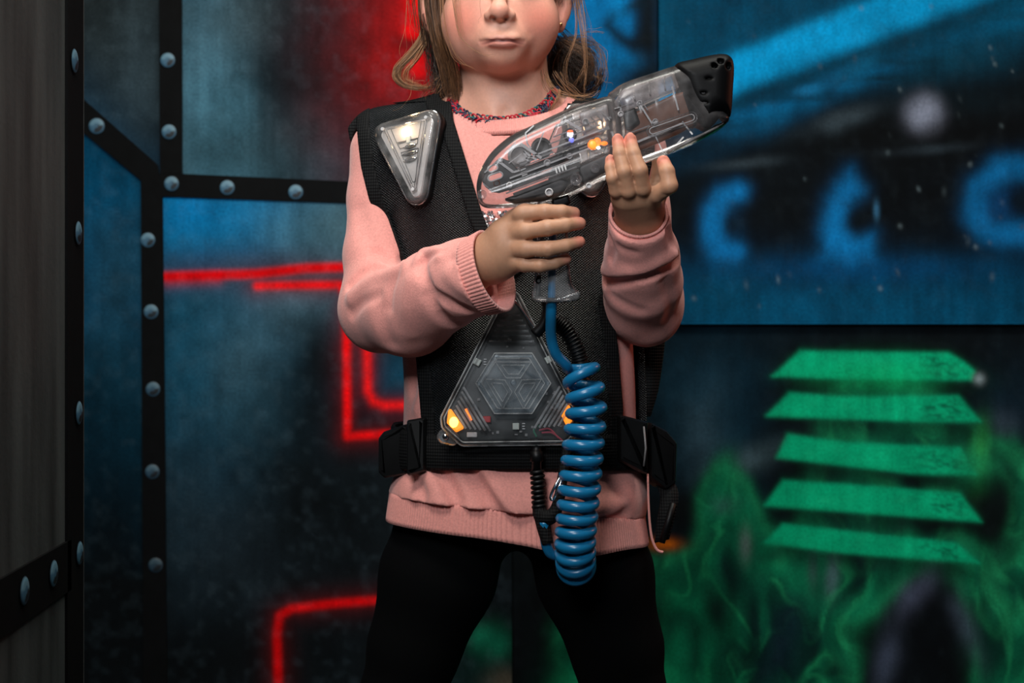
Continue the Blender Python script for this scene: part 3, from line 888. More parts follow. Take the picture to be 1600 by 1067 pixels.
# ---- body: head and neck, hands, and the rest under the clothes, one mesh
def build_head():
    c = P(781, 20, -0.02)
    F = Field((c.x - .095, -.125, P(0, 215, 0).z), (c.x + .095, .150, P(0, -190, 0).z), 0.00105)
    E = F.ell
    E(T(780, -55, .035), (.0735, .088, .080))                              # skull
    E(T(781, 30, -.002), (.0600, .066, .062), .02)                         # face
    E(T(782, 57, -.012), (.0445, .056, .0360), .02)                         # lower face
    E(T(727, 36, -.022), (.0225, .024, .026), .022); E(T(838, 36, -.022), (.0225, .024, .026), .022)   # cheeks
    E(T(737, 70, -.004), (.015, .026, .020), .022); E(T(823, 68, -.004), (.015, .026, .020), .022)     # jaw
    E(T(784, 91, -.044), (.0170, .017, .0115), .018)                       # chin
    E(T(785, 62, -.056), (.024, .017, .019), .016)                         # muzzle
    E(T(781, -70, -.02), (.055, .035, .045), .02)                          # brow
    # eye sockets, nose
    E(T(741, -25, -.083), (.019, .016, .012), .012, cut=True); E(T(820, -25, -.083), (.019, .016, .012), .012, cut=True)
    for px in (741, 820):                                                  # eyelids around the eyeball, parted
        E(T(px, -25, -.0555), (.0142, .0136, .0136), .005); E(T(px, -25.5, -.0715), (.0112, .0085, .0050), .001, cut=True)
    F.capsule(T(780, 20, -.0825), T(781, 31, -.0760), .0036, .0030, .003)
    F.chain([T(780, -34, -.062), T(780, -8, -.073), T(780, 15, -.0835)], [.0060, .0066, .0080], .010)
    E(T(780, 17, -.0835), (.0092, .0080, .0075), .007)
    E(T(765, 24, -.0745), (.0066, .0085, .0062), .006); E(T(797, 24, -.0745), (.0066, .0085, .0062), .006)
    E(T(769.5, 29.0, -.0820), (.0034, .0060, .0028), .0012, cut=True); E(T(791.5, 29.0, -.0820), (.0034, .0060, .0028), .0012, cut=True)
    F.groove([T(757, 14, -.071), T(752, 32, -.066), T(744, 52, -.058)], .0013, .006); F.groove([T(806, 14, -.071), T(811, 32, -.066), T(822, 52, -.058)], .0013, .006)
    F.groove([T(783, 40, -.076), T(784, 54, -.078)], .0010, .0036)         # philtrum
    # mouth
    E(T(777, 60.8, -.0728), (.0070, .0050, .0028), .010); E(T(793, 60.8, -.0728), (.0070, .0050, .0028), .010)
    E(T(785, 68.4, -.0714), (.0115, .0056, .0040), .011)
    F.groove([T(750, 66.2, -.0655), T(764, 64.6, -.0740), T(777, 62.9, -.0785), T(785, 64.2, -.0790), T(793, 62.9, -.0785), T(806, 64.6, -.0740), T(820, 66.0, -.0655)], .0026, .0021)
    F.groove([T(768, 79, -.070), T(786, 80, -.072), T(802, 79, -.070)], .0022, .0065)
    # ears
    for px, py, s in ((670, 16, -1), (877, 13, 1)):
        R = np.array([[math.cos(.55 * s), math.sin(.55 * s), 0], [-math.sin(.55 * s), math.cos(.55 * s), 0], [0, 0, 1.0]])
        E(T(px, py - 8, .030), (.0135, .0075, .0245), .006, rot=R)
        E(T(px - s * 3, py + 24, .026), (.0075, .006, .0105), .006, rot=R)
        E(T(px - s * 1, py - 10, .020), (.0070, .0060, .0140), .003, rot=R, cut=True)
        E(T(px - s * 3, py + 8, .019), (.0048, .0045, .0060), .003, rot=R, cut=True)
    # neck and shoulders
    F.chain([T(785, 40, .048), T(788, 130, .040), T(789, 178, .044), T(790, 245, .046)], [.048, .0490, .0525, .062], .018)
    F.capsule(T(715, 192, .05), T(640, 215, .05), .030, .030, .03); F.capsule(T(865, 192, .05), T(940, 215, .05), .030, .030, .03)
    F.groove([T(774, 185, -.01), T(745, 120, .01)], -.0018, .008); F.groove([T(803, 185, -.01), T(836, 120, .01)], -.0018, .008)
    F.groove([T(789, 178, -.014), T(789, 196, -.014)], .003, .008)
    return F.mesh()

def paint_skin(V, face):
    n = len(V)
    base = lin((214, 160, 138) if face else (182, 136, 108)); C = np.tile(base, (n, 1))  # hands darker than the face: their dimmer light is put into the colour
    def dab(c, r, col, k):
        d = np.linalg.norm((V - np.array(tuple(c))) / np.array(r), axis=1)
        a = np.exp(-d ** 2.4)[:, None] * k
        C[:] = C * (1 - a) + lin(col) * a
    if face:
        dab(P(722, 30, -.05), (.026, .04, .024), (222, 132, 114), .75); dab(P(843, 30, -.05), (.026, .04, .024), (222, 132, 114), .75)
        dab(P(780, 14, -.085), (.012, .02, .012), (224, 150, 128), .7)
        dab(P(785, 108, -.05), (.03, .03, .012), (206, 136, 112), .25)
        for px in (755, 770, 785, 800, 815):
            k = 1 - abs(px - 785) / 48.0
            dab(P(px, 65.6, -.076), (.0088, .02, .0026 + .0034 * k), (190, 104, 98), .52)
        for a, b in zip([(752, 66.0), (761, 65.0), (772, 63.5), (785, 64.2), (798, 63.5), (809, 65.0), (818, 65.8)], [0] * 7):
            dab(P(a[0], a[1], -.077), (.0078, .02, .0014), (66, 28, 28), .85 * max(.15, 1 - (abs(a[0] - 785) / 40.0) ** 2))  # shade of the crease between the lips, painted into the skin colour
        dab(P(771, 29, -.083), (.0036, .009, .0022), (50, 20, 18), 1.0); dab(P(791.5, 29, -.083), (.0036, .009, .0022), (50, 20, 18), 1.0)  # shade inside the nostrils, painted as dark dabs
        dab(P(741, -34, -.07), (.017, .03, .0035), (96, 70, 50), .8); dab(P(820, -34, -.07), (.017, .03, .0035), (96, 70, 50), .8)
        dab(P(880, 20, .02), (.012, .02, .02), (214, 128, 112), .6); dab(P(668, 25, .02), (.012, .02, .02), (214, 128, 112), .6)
    return C

def hand(fingers, palm, extra, lo, hi, h=0.00105):
    F = Field(lo, hi, h)
    for pts, rad, k in palm:
        F.chain([T(*p) for p in pts], rad, k)
    FF = Field(lo, hi, h)
    for pts, rad in fingers:                                               # fingers keep a crease between each other and blend into the palm
        pts = [np.array(T(*p)) for p in pts]
        one = Field(lo, hi, h)
        one.chain(pts, rad, .004)
        FF.v = smin(FF.v, one.v, .0012)
    F.v = smin(F.v, FF.v, .0065)
    extra(F)
    return F.mesh()

def surf_on(Fd, a, b, y0=-.2, y1=.1):
    ys = np.arange(y0, y1, .002)
    q = np.array([T(a, b, y) for y in ys])
    ii = [np.clip(np.round((q[:, k] - Fd.ax[k][0]) / Fd.h).astype(int), 0, len(Fd.ax[k]) - 1) for k in range(3)]
    v = Fd.v[ii[0], ii[1], ii[2]]
    return ys[np.argmax(v < 0)] if (v < 0).any() else -.05
# her right hand on the grip (left in the photo)
RH_F = [
    ([(806, 343, -.184), (822, 333, -.197), (852, 331, -.2045), (878, 331, -.2035), (897, 333, -.196)], [.0098, .0086, .0078, .0070, .0062]),
    ([(804, 364, -.188), (822, 361, -.203), (856, 356, -.2105), (884, 352, -.2070), (906, 349, -.197)], [.0098, .0086, .0080, .0070, .0062]),
    ([(804, 388, -.188), (824, 389, -.203), (856, 389, -.2100), (884, 384, -.2065), (905, 378, -.197)], [.0096, .0084, .0078, .0068, .0061]),
    ([(800, 408, -.182), (820, 413, -.196), (844, 415, -.2020), (867, 411, -.2000), (884, 405, -.193)], [.0090, .0078, .0070, .0062, .0055]),
]
RH_P = [
    ([(690, 445, -.10), (735, 424, -.135), (772, 402, -.168)], [.026, .0235, .0215], .0),
    ([(768, 392, -.168), (786, 366, -.180), (808, 343, -.186)], [.018, .0145, .0105], .012),
    ([(770, 398, -.170), (790, 380, -.183), (808, 364, -.190)], [.018, .0140, .0100], .012),
    ([(772, 404, -.170), (790, 396, -.182), (808, 388, -.189)], [.018, .0140, .0100], .012),
    ([(772, 412, -.166), (788, 410, -.176), (804, 408, -.183)], [.018, .0140, .0095], .012),
    ([(768, 400, -.160), (792, 372, -.160), (822, 352, -.148), (848, 345, -.142), (868, 347, -.143)], [.015, .0125, .0095, .0080, .0066], .008),
]
def rh_extra(F):
    for a, b, s in (((806, 343), (826, 334), 1), ((806, 364), (828, 361), 1), ((806, 388), (829, 389), 1)):
        F.ell(T(b[0] - 10, b[1], -.200), (.0085, .0065, .0070), .008)
    F.groove([T(812, 352, -.20), T(824, 347, -.205), T(838, 345, -.208)], .0014, .003)
    F.groove([T(812, 376, -.20), T(826, 375, -.205), T(838, 374, -.208)], .0014, .003)
    F.groove([T(810, 400, -.197), T(824, 402, -.202), T(836, 403, -.206)], .0014, .003)
    for (a, b) in ((856, 356), (884, 352), (856, 389), (884, 384), (852, 331), (878, 331)):
        F.groove([T(a, b - 8, -.2165), T(a, b + 8, -.2165)], .0007, .0016)
# her left hand under the barrel (right in the photo)
LH_F = [
    ([(970, 312, -.190), (963, 298, -.212), (957, 278, -.2205), (954, 262, -.2170), (953.5, 250, -.2130)], [.0078, .0070, .0062, .0056, .0051]),
    ([(985, 312, -.192), (982, 298, -.216), (975, 268, -.2250), (968, 240, -.2210), (965, 219, -.2150)], [.0085, .0078, .0071, .0064, .0058]),
    ([(1002, 310, -.192), (1004, 294, -.216), (1000, 266, -.2265), (990, 240, -.2225), (985, 218, -.2160)], [.0086, .0080, .0074, .0067, .0061]),
    ([(1014, 310, -.188), (1026, 304, -.210), (1046, 290, -.2240), (1042, 268, -.2230), (1036.5, 253, -.2160)], [.0086, .0082, .0082, .0076, .0066]),
]
LH_P = [
    ([(1000, 470, -.06), (1000, 400, -.105), (999, 350, -.148)], [.024, .0215, .0200], .0),
    ([(990, 342, -.152), (974, 312, -.196)], [.0180, .0105], .012), ([(996, 340, -.154), (986, 310, -.199)], [.0180, .0108], .012),
    ([(1002, 340, -.154), (1003, 308, -.199)], [.0180, .0108], .012), ([(1006, 340, -.152), (1016, 308, -.194)], [.0175, .0105], .012),
    ([(1006, 336, -.160), (1024, 304, -.150), (1032, 274, -.138), (1028, 248, -.134)], [.016, .0110, .0085, .0066], .010),
]
def lh_extra(F):
    for (a, b, w) in ((975, 268, 9), (1000, 266, 9), (957, 278, 7), (1046, 290, 10)):
        F.groove([T(a - w, b + 15, -.224), T(a + w, b + 15, -.224)], .0006, .0022)
    for a, b, w_, h_ in ((965, 216, .0044, .0052), (985, 215, .0046, .0054), (953.5, 247.5, .0036, .0044), (1036, 251, .0046, .0052)):
        y = surf_on(F, a, b, -.25, -.15)
        F.ell(T(a, b, y + .0004), (w_, .0013, h_), .0004)
    for (a, b, w) in ((968, 243, 8), (990, 243, 8), (954, 264, 6), (1042, 270, 9)):
        F.groove([T(a - w, b, -.2285), T(a + w, b, -.2285)], .0003, .0018)

def nail_dabs(V, C, tips, red):
    for (p, r, col, k) in tips:
        d = np.linalg.norm(V - np.array(T(*p)), axis=1)
        a = (np.exp(-(d / r) ** 3) * k)[:, None]
        C[:] = C * (1 - a) + lin(col) * a

hv, hf = build_head(); hc = paint_skin(hv, True)
a, b = P(640, 470, -.26), P(930, 300, 0)
rv, rf = hand(RH_F, RH_P, rh_extra, (a.x, -.235, P(0, 478, 0).z), (P(925, 0, -.2).x, -.07, P(0, 305, -.2).z)); rc = paint_skin(rv, False)
lv, lf = hand(LH_F, LH_P, lh_extra, (P(930, 0, -.2).x, -.25, P(0, 490, 0).z), (P(1080, 0, -.2).x, -.04, P(0, 196, -.22).z)); lc = paint_skin(lv, False)
nail_dabs(rv, rc, [((905, 349, -.197), .010, (222, 140, 122), .8), ((904, 378, -.197), .010, (224, 130, 114), .85), ((884, 405, -.193), .009, (220, 140, 120), .8), ((897, 333, -.196), .009, (210, 138, 120), .7)], 0)
nail_dabs(lv, lc, [((965, 214, -.218), .010, (222, 132, 114), .7), ((985, 213, -.218), .010, (224, 130, 112), .7), ((953, 247, -.215), .008, (222, 134, 116), .7), ((1036, 250, -.218), .009, (214, 122, 104), .8)], 0)

# trunk and limbs under the clothes
F = Field((-.26, -.20, 0.0), (.28, .17, 1.09), 0.006)
X, Y, Z = F.full()
F.v = np.maximum(torso_f(X, Y, Z, -.012), np.maximum(Z - P(0, 215, TY).z, P(0, 800, TY).z - Z)).astype(np.float32)
SHL, SHR = (588, 232, .045), (992, 232, .045)
ELL, ELR = (596, 492, .005), (1004, 482, -.012)
F.chain([T(*SHL), T(*ELL), T(735, 424, -.135)], [.026, .024, .018], .01)
F.chain([T(*SHR), T(*ELR), T(1000, 400, -.115)], [.026, .024, .018], .01)
LEGS = [[(716, 800, .035), (684, 900, .035), (648, 1010, .035), (628, 1090, .035), (618, 1230, .05), (622, 1420, .06), (620, 1590, .06)],
        [(898, 800, .035), (930, 900, .035), (963, 1010, .035), (976, 1090, .035), (988, 1230, .05), (992, 1420, .06), (994, 1590, .06)]]
LR = [.062, .0655, .0520, .0470, .041, .036, .027]
for lg in LEGS:
    F.chain([T(*p) for p in lg], [r - .006 for r in LR], .02)
for px in (620, 994):
    p = P(px, 1590, .06)
    F.chain([(p.x, .06, .05), (p.x, -.01, .03), (p.x, -.08, .022)], [.027, .026, .018], .01)
bv, bf = F.mesh()
bc = np.tile(lin((212, 158, 136)), (len(bv), 1))
V, Q = joinq((hv, hf), (rv, rf), (lv, lf), (bv, bf))
person = obj('person', V, Q, M['skin'], cols=np.concatenate([hc, rc, lc, bc]))
tag(person, 'child in pink sweater and black leggings holding up the clear plastic blaster', 'person')

# eyes (above the frame) and earring
for i, px in enumerate((741, 820)):
    c = P(px, -25, -.0555)
    v, f = ball(c, .0118, 20, 14)
    d = np.hypot(v[:, 0] - c.x, v[:, 2] - c.z); fr = v[:, 1] < c.y
    cc = np.where(((d < .0022) & fr)[:, None], lin((12, 10, 10)), np.where(((d < .0055) & fr)[:, None], lin((70, 100, 120)), lin((226, 220, 214))))
    obj('eye', v, f, M['eye'], person, cols=cc)
def skin_y(px, py, r=2.0):
    d = hv[:, 1] + CAM_D
    m_ = (np.abs(hv[:, 0] / d * FPX + 800 - px) < r) & (np.abs(533.5 - (hv[:, 2] - CAM_Z) / d * FPX - py) < r) & (hv[:, 1] > -.004)
    return float(hv[m_, 1].min()) if m_.any() else .012
v, f = ball(P(876, 38, skin_y(876, 38) - .0008), .0022, 12, 8)
er = obj('earring', v, f, M['gold'], person); er['label'] = 'small gold ball ear stud'

# ---- sweater
def cuff_axis(c, ax):
    ax = np.array(ax, dtype=float); ax /= np.linalg.norm(ax)
    u = np.cross(ax, (0, 1.0, 0)); u /= np.linalg.norm(u)
    return np.array(c), ax, u, np.cross(ax, u)

F = Field((P(525, 0, 0).x, -.20, P(0, 560, -.1).z), (P(1085, 0, 0).x, .13, P(0, 150, .05).z), 0.0021)
# left-hand sleeve of the photo: upper arm, baggy elbow, forearm opening into a wide cuff
F.chain([T(604, 240, .045), T(594, 310, .035), T(592, 400, .010), T(600, 470, -.015)], [.0420, .0360, .0385, .0450], .02)
F.chain([T(594, 490, -.015), T(640, 482, -.060), T(690, 455, -.105)], [.0420, .0500, .0420], .025)
F.chain([T(680, 452, -.100), T(725, 436, -.135), T(768, 424, -.166)], [.0400, .0400, .0415], .018)
# right-hand sleeve: upper arm behind, forearm rising to the cuff
F.chain([T(985, 240, .045), T(998, 330, .030), T(1010, 450, .005)], [.042, .034, .037], .02)
F.chain([T(1004, 474, -.020), T(1004, 440, -.070), T(1003, 400, -.108)], [.0400, .0400, .0375], .03)
F.chain([T(1003, 405, -.105), T(999, 352, -.155)], [.0370, .0320], .012)
F.capsule(T(995, 480, -.03), T(1012, 492, -.02), .033, .033, .02)
# folds, laid on the surface the lens sees: creases push in, ridges push out
def GS(pts, amp, w):
    F.groove([T(a, b, surf_on(F, a, b)) for a, b in pts], amp, w)
GS([(586, 394), (606, 404), (626, 411)], .0070, .0050)
GS([(548, 446), (562, 430), (580, 419), (611, 416), (632, 404)], .0085, .0058)
GS([(550, 464), (570, 446), (592, 432), (632, 418)], -.0065, .0085)
GS([(548, 490), (566, 474), (590, 462)], .0045, .0060)
GS([(655, 408), (662, 394), (676, 390), (688, 398)], -.0055, .0070)
GS([(659, 412), (662, 434), (676, 458), (700, 472), (728, 482)], .0095, .0060)
GS([(690, 393), (674, 398), (663, 408)], .0055, .0042)
GS([(622, 418), (616, 436), (610, 452), (606, 480)], .0045, .0060)
GS([(672, 462), (684, 488), (712, 508)], .0075, .0070)
GS([(640, 440), (636, 480), (640, 520)], -.0035, .0110)
GS([(597, 484), (602, 515), (610, 535)], .0040, .0090)
GS([(706, 405), (722, 398), (738, 392)], .0030, .0050)
GS([(700, 430), (720, 450), (745, 462)], -.0030, .0090)
GS([(562, 330), (570, 365), (590, 390)], .0030, .0100)
GS([(943, 438), (965, 441), (988, 438), (1030, 423), (1060, 402)], .0115, .0055)
GS([(946, 424), (985, 425), (1030, 409), (1056, 392)], -.0060, .0080)
GS([(955, 462), (975, 476), (1000, 486)], .0025, .0070)
GS([(953, 372), (957, 390), (954, 405)], .0050, .0050)
GS([(1044, 360), (1050, 378), (1062, 388)], .0060, .0050)
GS([(970, 386), (990, 394)], .0020, .0060)
GS([(1040, 440), (1048, 465), (1046, 495)], .0035, .0080)
# hollow ends
cL, aL, uL, wL = cuff_axis(T(759, 428, -.160), np.array(T(775, 418, -.178)) - np.array(T(700, 446, -.153)))
cR, aR, uR, wR = cuff_axis(T(997, 346, -.150), (-.03, -.80, .60))
F.capsule(cL - aL * .008, cL + aL * .12, .0270, .0420, .002, cut=True)
F.capsule(cR - aR * .030, cR + aR * .12, .0255, .0330, .002, cut=True)
X, Y, Z = F.full()
for c, ax, off in ((cL, aL, -.008), (cR, aR, .010)):
    d = (X - c[0]) * ax[0] + (Y - c[1]) * ax[1] + (Z - c[2]) * ax[2] - off
    r = np.sqrt((X - c[0]) ** 2 + (Y - c[1]) ** 2 + (Z - c[2]) ** 2)
    F.v = np.where(r < .09, np.maximum(F.v, d), F.v)
sv, sf = F.mesh()

F = Field((P(570, 0, .03).x, -.10, P(0, 830, -.05).z), (P(1040, 0, .03).x, .165, P(0, 150, .05).z), 0.0024)
X, Y, Z = F.full()
F.v = torso_f(X, Y, Z).astype(np.float32)
F.chain([T(690, 196, .045), T(606, 226, .045)], [.026, .032], .02); F.chain([T(890, 196, .045), T(980, 226, .045)], [.026, .032], .02)
SHOULD = F.v.copy()
G = F.groove
def GF(pts, amp, w):
    """fold along a line that lies on the front of the torso"""
    q = []
    for a, b in pts:
        y = -.06
        for _ in range(3):
            p0 = P(a, b, y); y = front_y(p0.x, p0.z)
        q.append(T(a, b, y))
    F.groove(q, amp, w)
GF([(676, 722), (698, 750), (714, 785), (712, 800)], .0120, .0070)
GF([(660, 728), (680, 765), (688, 792)], -.0075, .010)
GF([(724, 722), (750, 758), (774, 796), (796, 822)], .0150, .0080)
GF([(748, 728), (780, 772), (806, 808)], -.0080, .012)
GF([(640, 800), (690, 806), (750, 818), (830, 830)], .0060, .0060)
GF([(650, 786), (700, 794), (745, 804)], -.0045, .009)
GF([(870, 818), (930, 814), (975, 806)], .0060, .0060)
GF([(880, 800), (930, 798), (975, 786)], -.0050, .011)
GF([(950, 735), (970, 770), (976, 790)], .004, .010)
GF([(640, 748), (660, 760), (664, 780)], .0040, .008)
G([T(990, 540, -.02), T(996, 600, -.02), T(1000, 640, -.02)], .0045, .006)
G([T(650, 575, -.01), T(644, 610, -.01)], .004, .008); G([T(648, 640, -.02), T(656, 600, -.03)], -.003, .008)
ztop = 0
F.v = np.maximum(F.v, (.616 + X * -.094) - Z)              # cut where the ribbed hem is sewn on
# neck opening
nc = P(791, 172, .035)
F.v = np.maximum(F.v, -(np.sqrt(((X - P(795, 0, 0).x) / .0800) ** 2 + ((Y - .030) / .0670) ** 2) - 1) * .070 * np.ones_like(Z)) * (Z > P(0, 300, -.05).z) + F.v * (Z <= P(0, 300, -.05).z)
tv, tf = F.mesh()
sweater = obj('sweater', *joinq((sv, sf), (tv, tf)), M['knit'], person)
sweater['label'] = 'pink fine-knit sweater with ribbed cuffs and hem'

def rib_band(name, inner, outer, normal, ribs, amp, thick, rows=8, per=6):
    """ribbed knit band between two closed loops given as functions of angle"""
    n = ribs * per
    rings = []
    ts = np.linspace(0, 2 * np.pi, n, endpoint=False)
    A, B, N = inner(ts), outer(ts), normal(ts)
    rib = amp * (np.abs(np.sin(ts * ribs / 2.0)) ** 0.7)
    prof = [(0, -thick)] + [(0, 0)] + [(i / (rows - 1), 0) for i in range(1, rows - 1)] + [(1, 0), (1, -thick), (0.03, -thick * 1.2)]
    for q, o in prof:
        lift = rib * (1.0 if o == 0 else 0.25) + o
        rings.append(A * (1 - q) + B * q + N * lift[:, None])
    V = np.concatenate(rings); m_ = len(rings)
    I = np.arange(m_ * n).reshape(m_, n)
    J = np.roll(I, -1, axis=1)
    Q = np.column_stack([I[:-1].ravel(), J[:-1].ravel(), J[1:].ravel(), I[1:].ravel()])
    return obj(name, V, Q, M['knit'], sweater)

# hem
def hem_pt(ts, z_off, grow):
    a, b = .1445 + grow, .1020 + grow
    c, s = np.cos(ts), np.sin(ts)
    p = 2 / 2.35
    x = P(808, 0, TY).x + a * np.sign(c) * np.abs(c) ** p; y = TY + b * np.sign(s) * np.abs(s) ** p
    wav = .0035 * np.sin(3 * ts + .8) + .0022 * np.sin(7 * ts)
    z = .614 + x * -.094 + z_off
    return np.column_stack([x * (1 + wav), y + wav * .8, z])
def hem_n(ts):
    v = np.column_stack([np.cos(ts) / .1465, np.sin(ts) / .1035, np.zeros_like(ts)])
    return v / np.linalg.norm(v, axis=1)[:, None]
def hem_bot(ts):
    q = hem_pt(ts, -.0285, .004)
    q[:, 2] += .004 * np.sin(2 * ts + 1.0) * 0 - .010 * np.exp(-((ts - 1.62 * np.pi) / .35) ** 2)
    return q
rib_band('ribbed_hem', lambda t: hem_pt(t, .004, -.0005), hem_bot, hem_n, 210, .0011, .0025)
# cuffs
def ringf(c, ax, u, w, ru, rw, off, sag=0.0):
    def f(ts):
        q = c + ax * off + np.outer(np.cos(ts) * ru, u) + np.outer(np.sin(ts) * rw, w)
        return q
    return f
def ringn(u, w):
    return lambda ts: np.outer(np.cos(ts), u) + np.outer(np.sin(ts), w)
rib_band('ribbed_cuff', ringf(cL, aL, uL, wL, .0400, .0385, -.010), ringf(cL, aL, uL, wL, .0425, .0400, .0105), ringn(uL, wL), 64, .0012, .0028)
rib_band('ribbed_cuff', ringf(cR, aR, uR, wR, .0302, .0312, .004), ringf(cR, aR, uR, wR, .0300, .0330, .0140), ringn(uR, wR), 76, .0005, .0026)
# collar
def collar(ts, q):
    c, s = np.cos(ts), np.sin(ts)
    x = P(795, 0, 0).x + (.0655 + .0185 * q) * c; y = .030 + (.0625 + .0072 * q) * s
    zf = P(0, 186, -.035).z; zs = P(0, 160, .03).z
    k = np.clip(s + 1, 0, 1)
    z = zf + (zs - zf) * k ** 1.1 + .006 * c - q * (.0145 * (1 - k) + .007 * k)
    return np.column_stack([x, y, z])
def collar_n(ts):
    c, s = np.cos(ts), np.sin(ts)
    v = np.column_stack([c * .55, s * .75, np.full_like(ts, .65)])
    return v / np.linalg.norm(v, axis=1)[:, None]
rib_band('ribbed_collar', lambda t: collar(t, 0.0), lambda t: collar(t, 1.0), collar_n, 210, .0011, .0075)
# sequin patch on the chest
rng = random.Random(9)
V, Fc = [], []
for i in range(420):
    px, py = rng.uniform(752, 812), rng.uniform(330, 400)
    p0 = P(px, py, -.055); y = front_y(p0.x, p0.z, .0015)
    a, b, cc = rng.uniform(-.5, .5), rng.uniform(-.5, .5), Vector((p0.x, y, p0.z))
    e1 = Vector((1, a, 0)).normalized() * .0016; e2 = Vector((0, b, 1)).normalized() * .0016
    k = len(V)
    V += [tuple(cc + e1), tuple(cc + (e1 + e2) * .7), tuple(cc + e2), tuple(cc + (e2 - e1) * .7), tuple(cc - e1), tuple(cc - (e1 + e2) * .7), tuple(cc - e2), tuple(cc + (e1 - e2) * .7)]
    Fc.append(tuple(range(k, k + 8)))
sq = obj('sequin_patch', V, Fc, M['sequin'], sweater, smooth=False, kind='stuff'); sq['label'] = 'glittering silver sequins'

# ---- leggings and shoes (mostly below the frame)
F = Field((-.24, -.12, .07), (.26, .17, P(0, 740, 0).z), 0.0035)
X, Y, Z = F.full()
F.v = np.maximum(torso_f(X, Y, Z, -.016), P(0, 812, .03).z - Z).astype(np.float32)
F.capsule(T(730, 775, .04), T(885, 775, .04), .060, .060, .02)
for lg in LEGS:
    F.chain([T(*p) for p in lg], LR, .022)
lgv, lgf = F.mesh()
leg = obj('leggings', lgv, lgf, M['leggings'], person); leg['label'] = 'plain black leggings'
for px in (620, 994):
    p = P(px, 1590, .06)
    F = Field((p.x - .06, -.14, 0), (p.x + .06, .12, .13), .004)
    F.chain([(p.x, .062, .045), (p.x, .0, .040), (p.x, -.085, .030)], [.040, .038, .030], .01)
    X, Y, Z = F.full(); F.v = np.maximum(F.v, .004 - Z)
    obj('shoe', *F.mesh(), M['shoe'], person)

# ---- hair
hair_rng = np.random.RandomState(7)
HV, HF, HC = [], [], []
def strands(guide, n, spread, r=.00033, cols=((124, 94, 62), (70, 52, 34)), segs=22, wob=.0015, taper=True):
    g = PA(guide)
    sp = np.interp(np.linspace(0, 1, segs), np.linspace(0, 1, len(spread)), spread)
    base = spline(g, segs)
    for k in range(n):
        o = hair_rng.normal(size=3) * np.array([1, 1, .6]); o /= max(1, np.linalg.norm(o) / 1.6)
        ph = hair_rng.uniform(0, 6.28, 3); fq = hair_rng.uniform(2, 6, 3)
        t = np.linspace(0, 1, segs)[:, None]
        path = base + o[None, :] * sp[:, None] + wob * np.sin(fq * t * 3 + ph) * t
        s0, s1 = hair_rng.uniform(0, .08), hair_rng.uniform(.8, 1)
        idx = np.linspace(s0, s1, segs) * (segs - 1)
        i0 = np.clip(idx.astype(int), 0, segs - 2); f_ = (idx - i0)[:, None]
        path = path[i0] * (1 - f_) + path[i0 + 1] * f_
        rr = r * hair_rng.uniform(.7, 1.3) * (np.linspace(1, .35, segs) if taper else np.ones(segs))
        T_, N_, B_ = frames(path)
        ang = np.array([0, 2.094, 4.189])
        V = (path[:, None] + rr[:, None, None] * (np.cos(ang)[None, :, None] * N_[:, None] + np.sin(ang)[None, :, None] * B_[:, None])).reshape(-1, 3)
        I = np.arange(segs * 3).reshape(segs, 3); J = np.roll(I, -1, axis=1)
        Q = np.column_stack([I[:-1].ravel(), J[:-1].ravel(), J[1:].ravel(), I[1:].ravel()]) + sum(len(v) for v in HV[-1:]) * 0
        m_ = hair_rng.uniform(0, 1) ** 1.3
        c = lin(cols[0]) * (1 - m_) + lin(cols[1]) * m_
        HV.append(V); HF.append(Q); HC.append(np.tile(c, (len(V), 1)))
LIGHT = ((186, 136, 92), (108, 74, 48)); MIDH = ((140, 98, 66), (44, 30, 21)); DARK = ((70, 48, 33), (22, 15, 11))
# left of the face
strands([(655, -60, .02), (650, -10, .025), (655, 40, .03), (664, 62, .035)], 34, [.010, .008, .006, .004], cols=MIDH)
strands([(664, 40, .030), (660, 62, .030), (640, 88, .030), (622, 106, .03), (620, 122, .03), (634, 134, .03), (658, 138, .03), (676, 136, .035)], 90, [.003, .0035, .0035, .003, .0028, .0026, .0026, .004], cols=LIGHT, wob=.0008)
strands([(672, 52, .03), (650, 92, .03), (634, 112, .03), (636, 126, .03), (660, 133, .03)], 24, [.003, .003, .003, .003, .003], cols=LIGHT)
strands([(690, -60, -.015), (684, 0, -.012), (692, 60, -.010), (704, 100, .002), (712, 135, .012), (714, 172, .018)], 130, [.006, .005, .0045, .0045, .004, .003], cols=MIDH)
strands([(682, -60, -.005), (676, 0, .0), (684, 60, .004), (698, 110, .010), (708, 165, .018)], 110, [.006, .006, .005, .005, .004], cols=MIDH)
strands([(676, 30, .02), (684, 80, .03), (690, 120, .035), (694, 165, .04)], 150, [.010, .010, .010, .010], cols=DARK, wob=.004)
strands([(705, 110, .04), (690, 130, .04), (676, 150, .04), (690, 170, .04)], 60, [.008, .010, .010, .008], cols=MIDH, wob=.004)
strands([(704, -40, -.055), (708, 10, -.062), (716, 50, -.066), (736, 76, -.070), (758, 86, -.075), (776, 86, -.080)], 3, [.002, .002, .001, .0008, .0008, .0008], r=.0003, cols=LIGHT)
strands([(690, -40, -.05), (694, 30, -.055), (706, 78, -.052), (724, 98, -.056), (748, 108, -.064)], 4, [.002, .002, .002, .0015, .001], r=.0003, cols=LIGHT)
strands([(712, -40, -.06), (716, 20, -.066), (724, 60, -.068)], 8, [.004, .003, .002], r=.00026, cols=LIGHT)
strands([(750, -40, -.085), (752, 20, -.074), (748, 38, -.072)], 1, [.001, .001, .001], r=.0002, cols=MIDH)
strands([(645, -20, .03), (640, 60, .03), (634, 110, .03), (640, 160, .02)], 4, [.006, .006, .008, .008], r=.0002, cols=LIGHT, wob=.008)
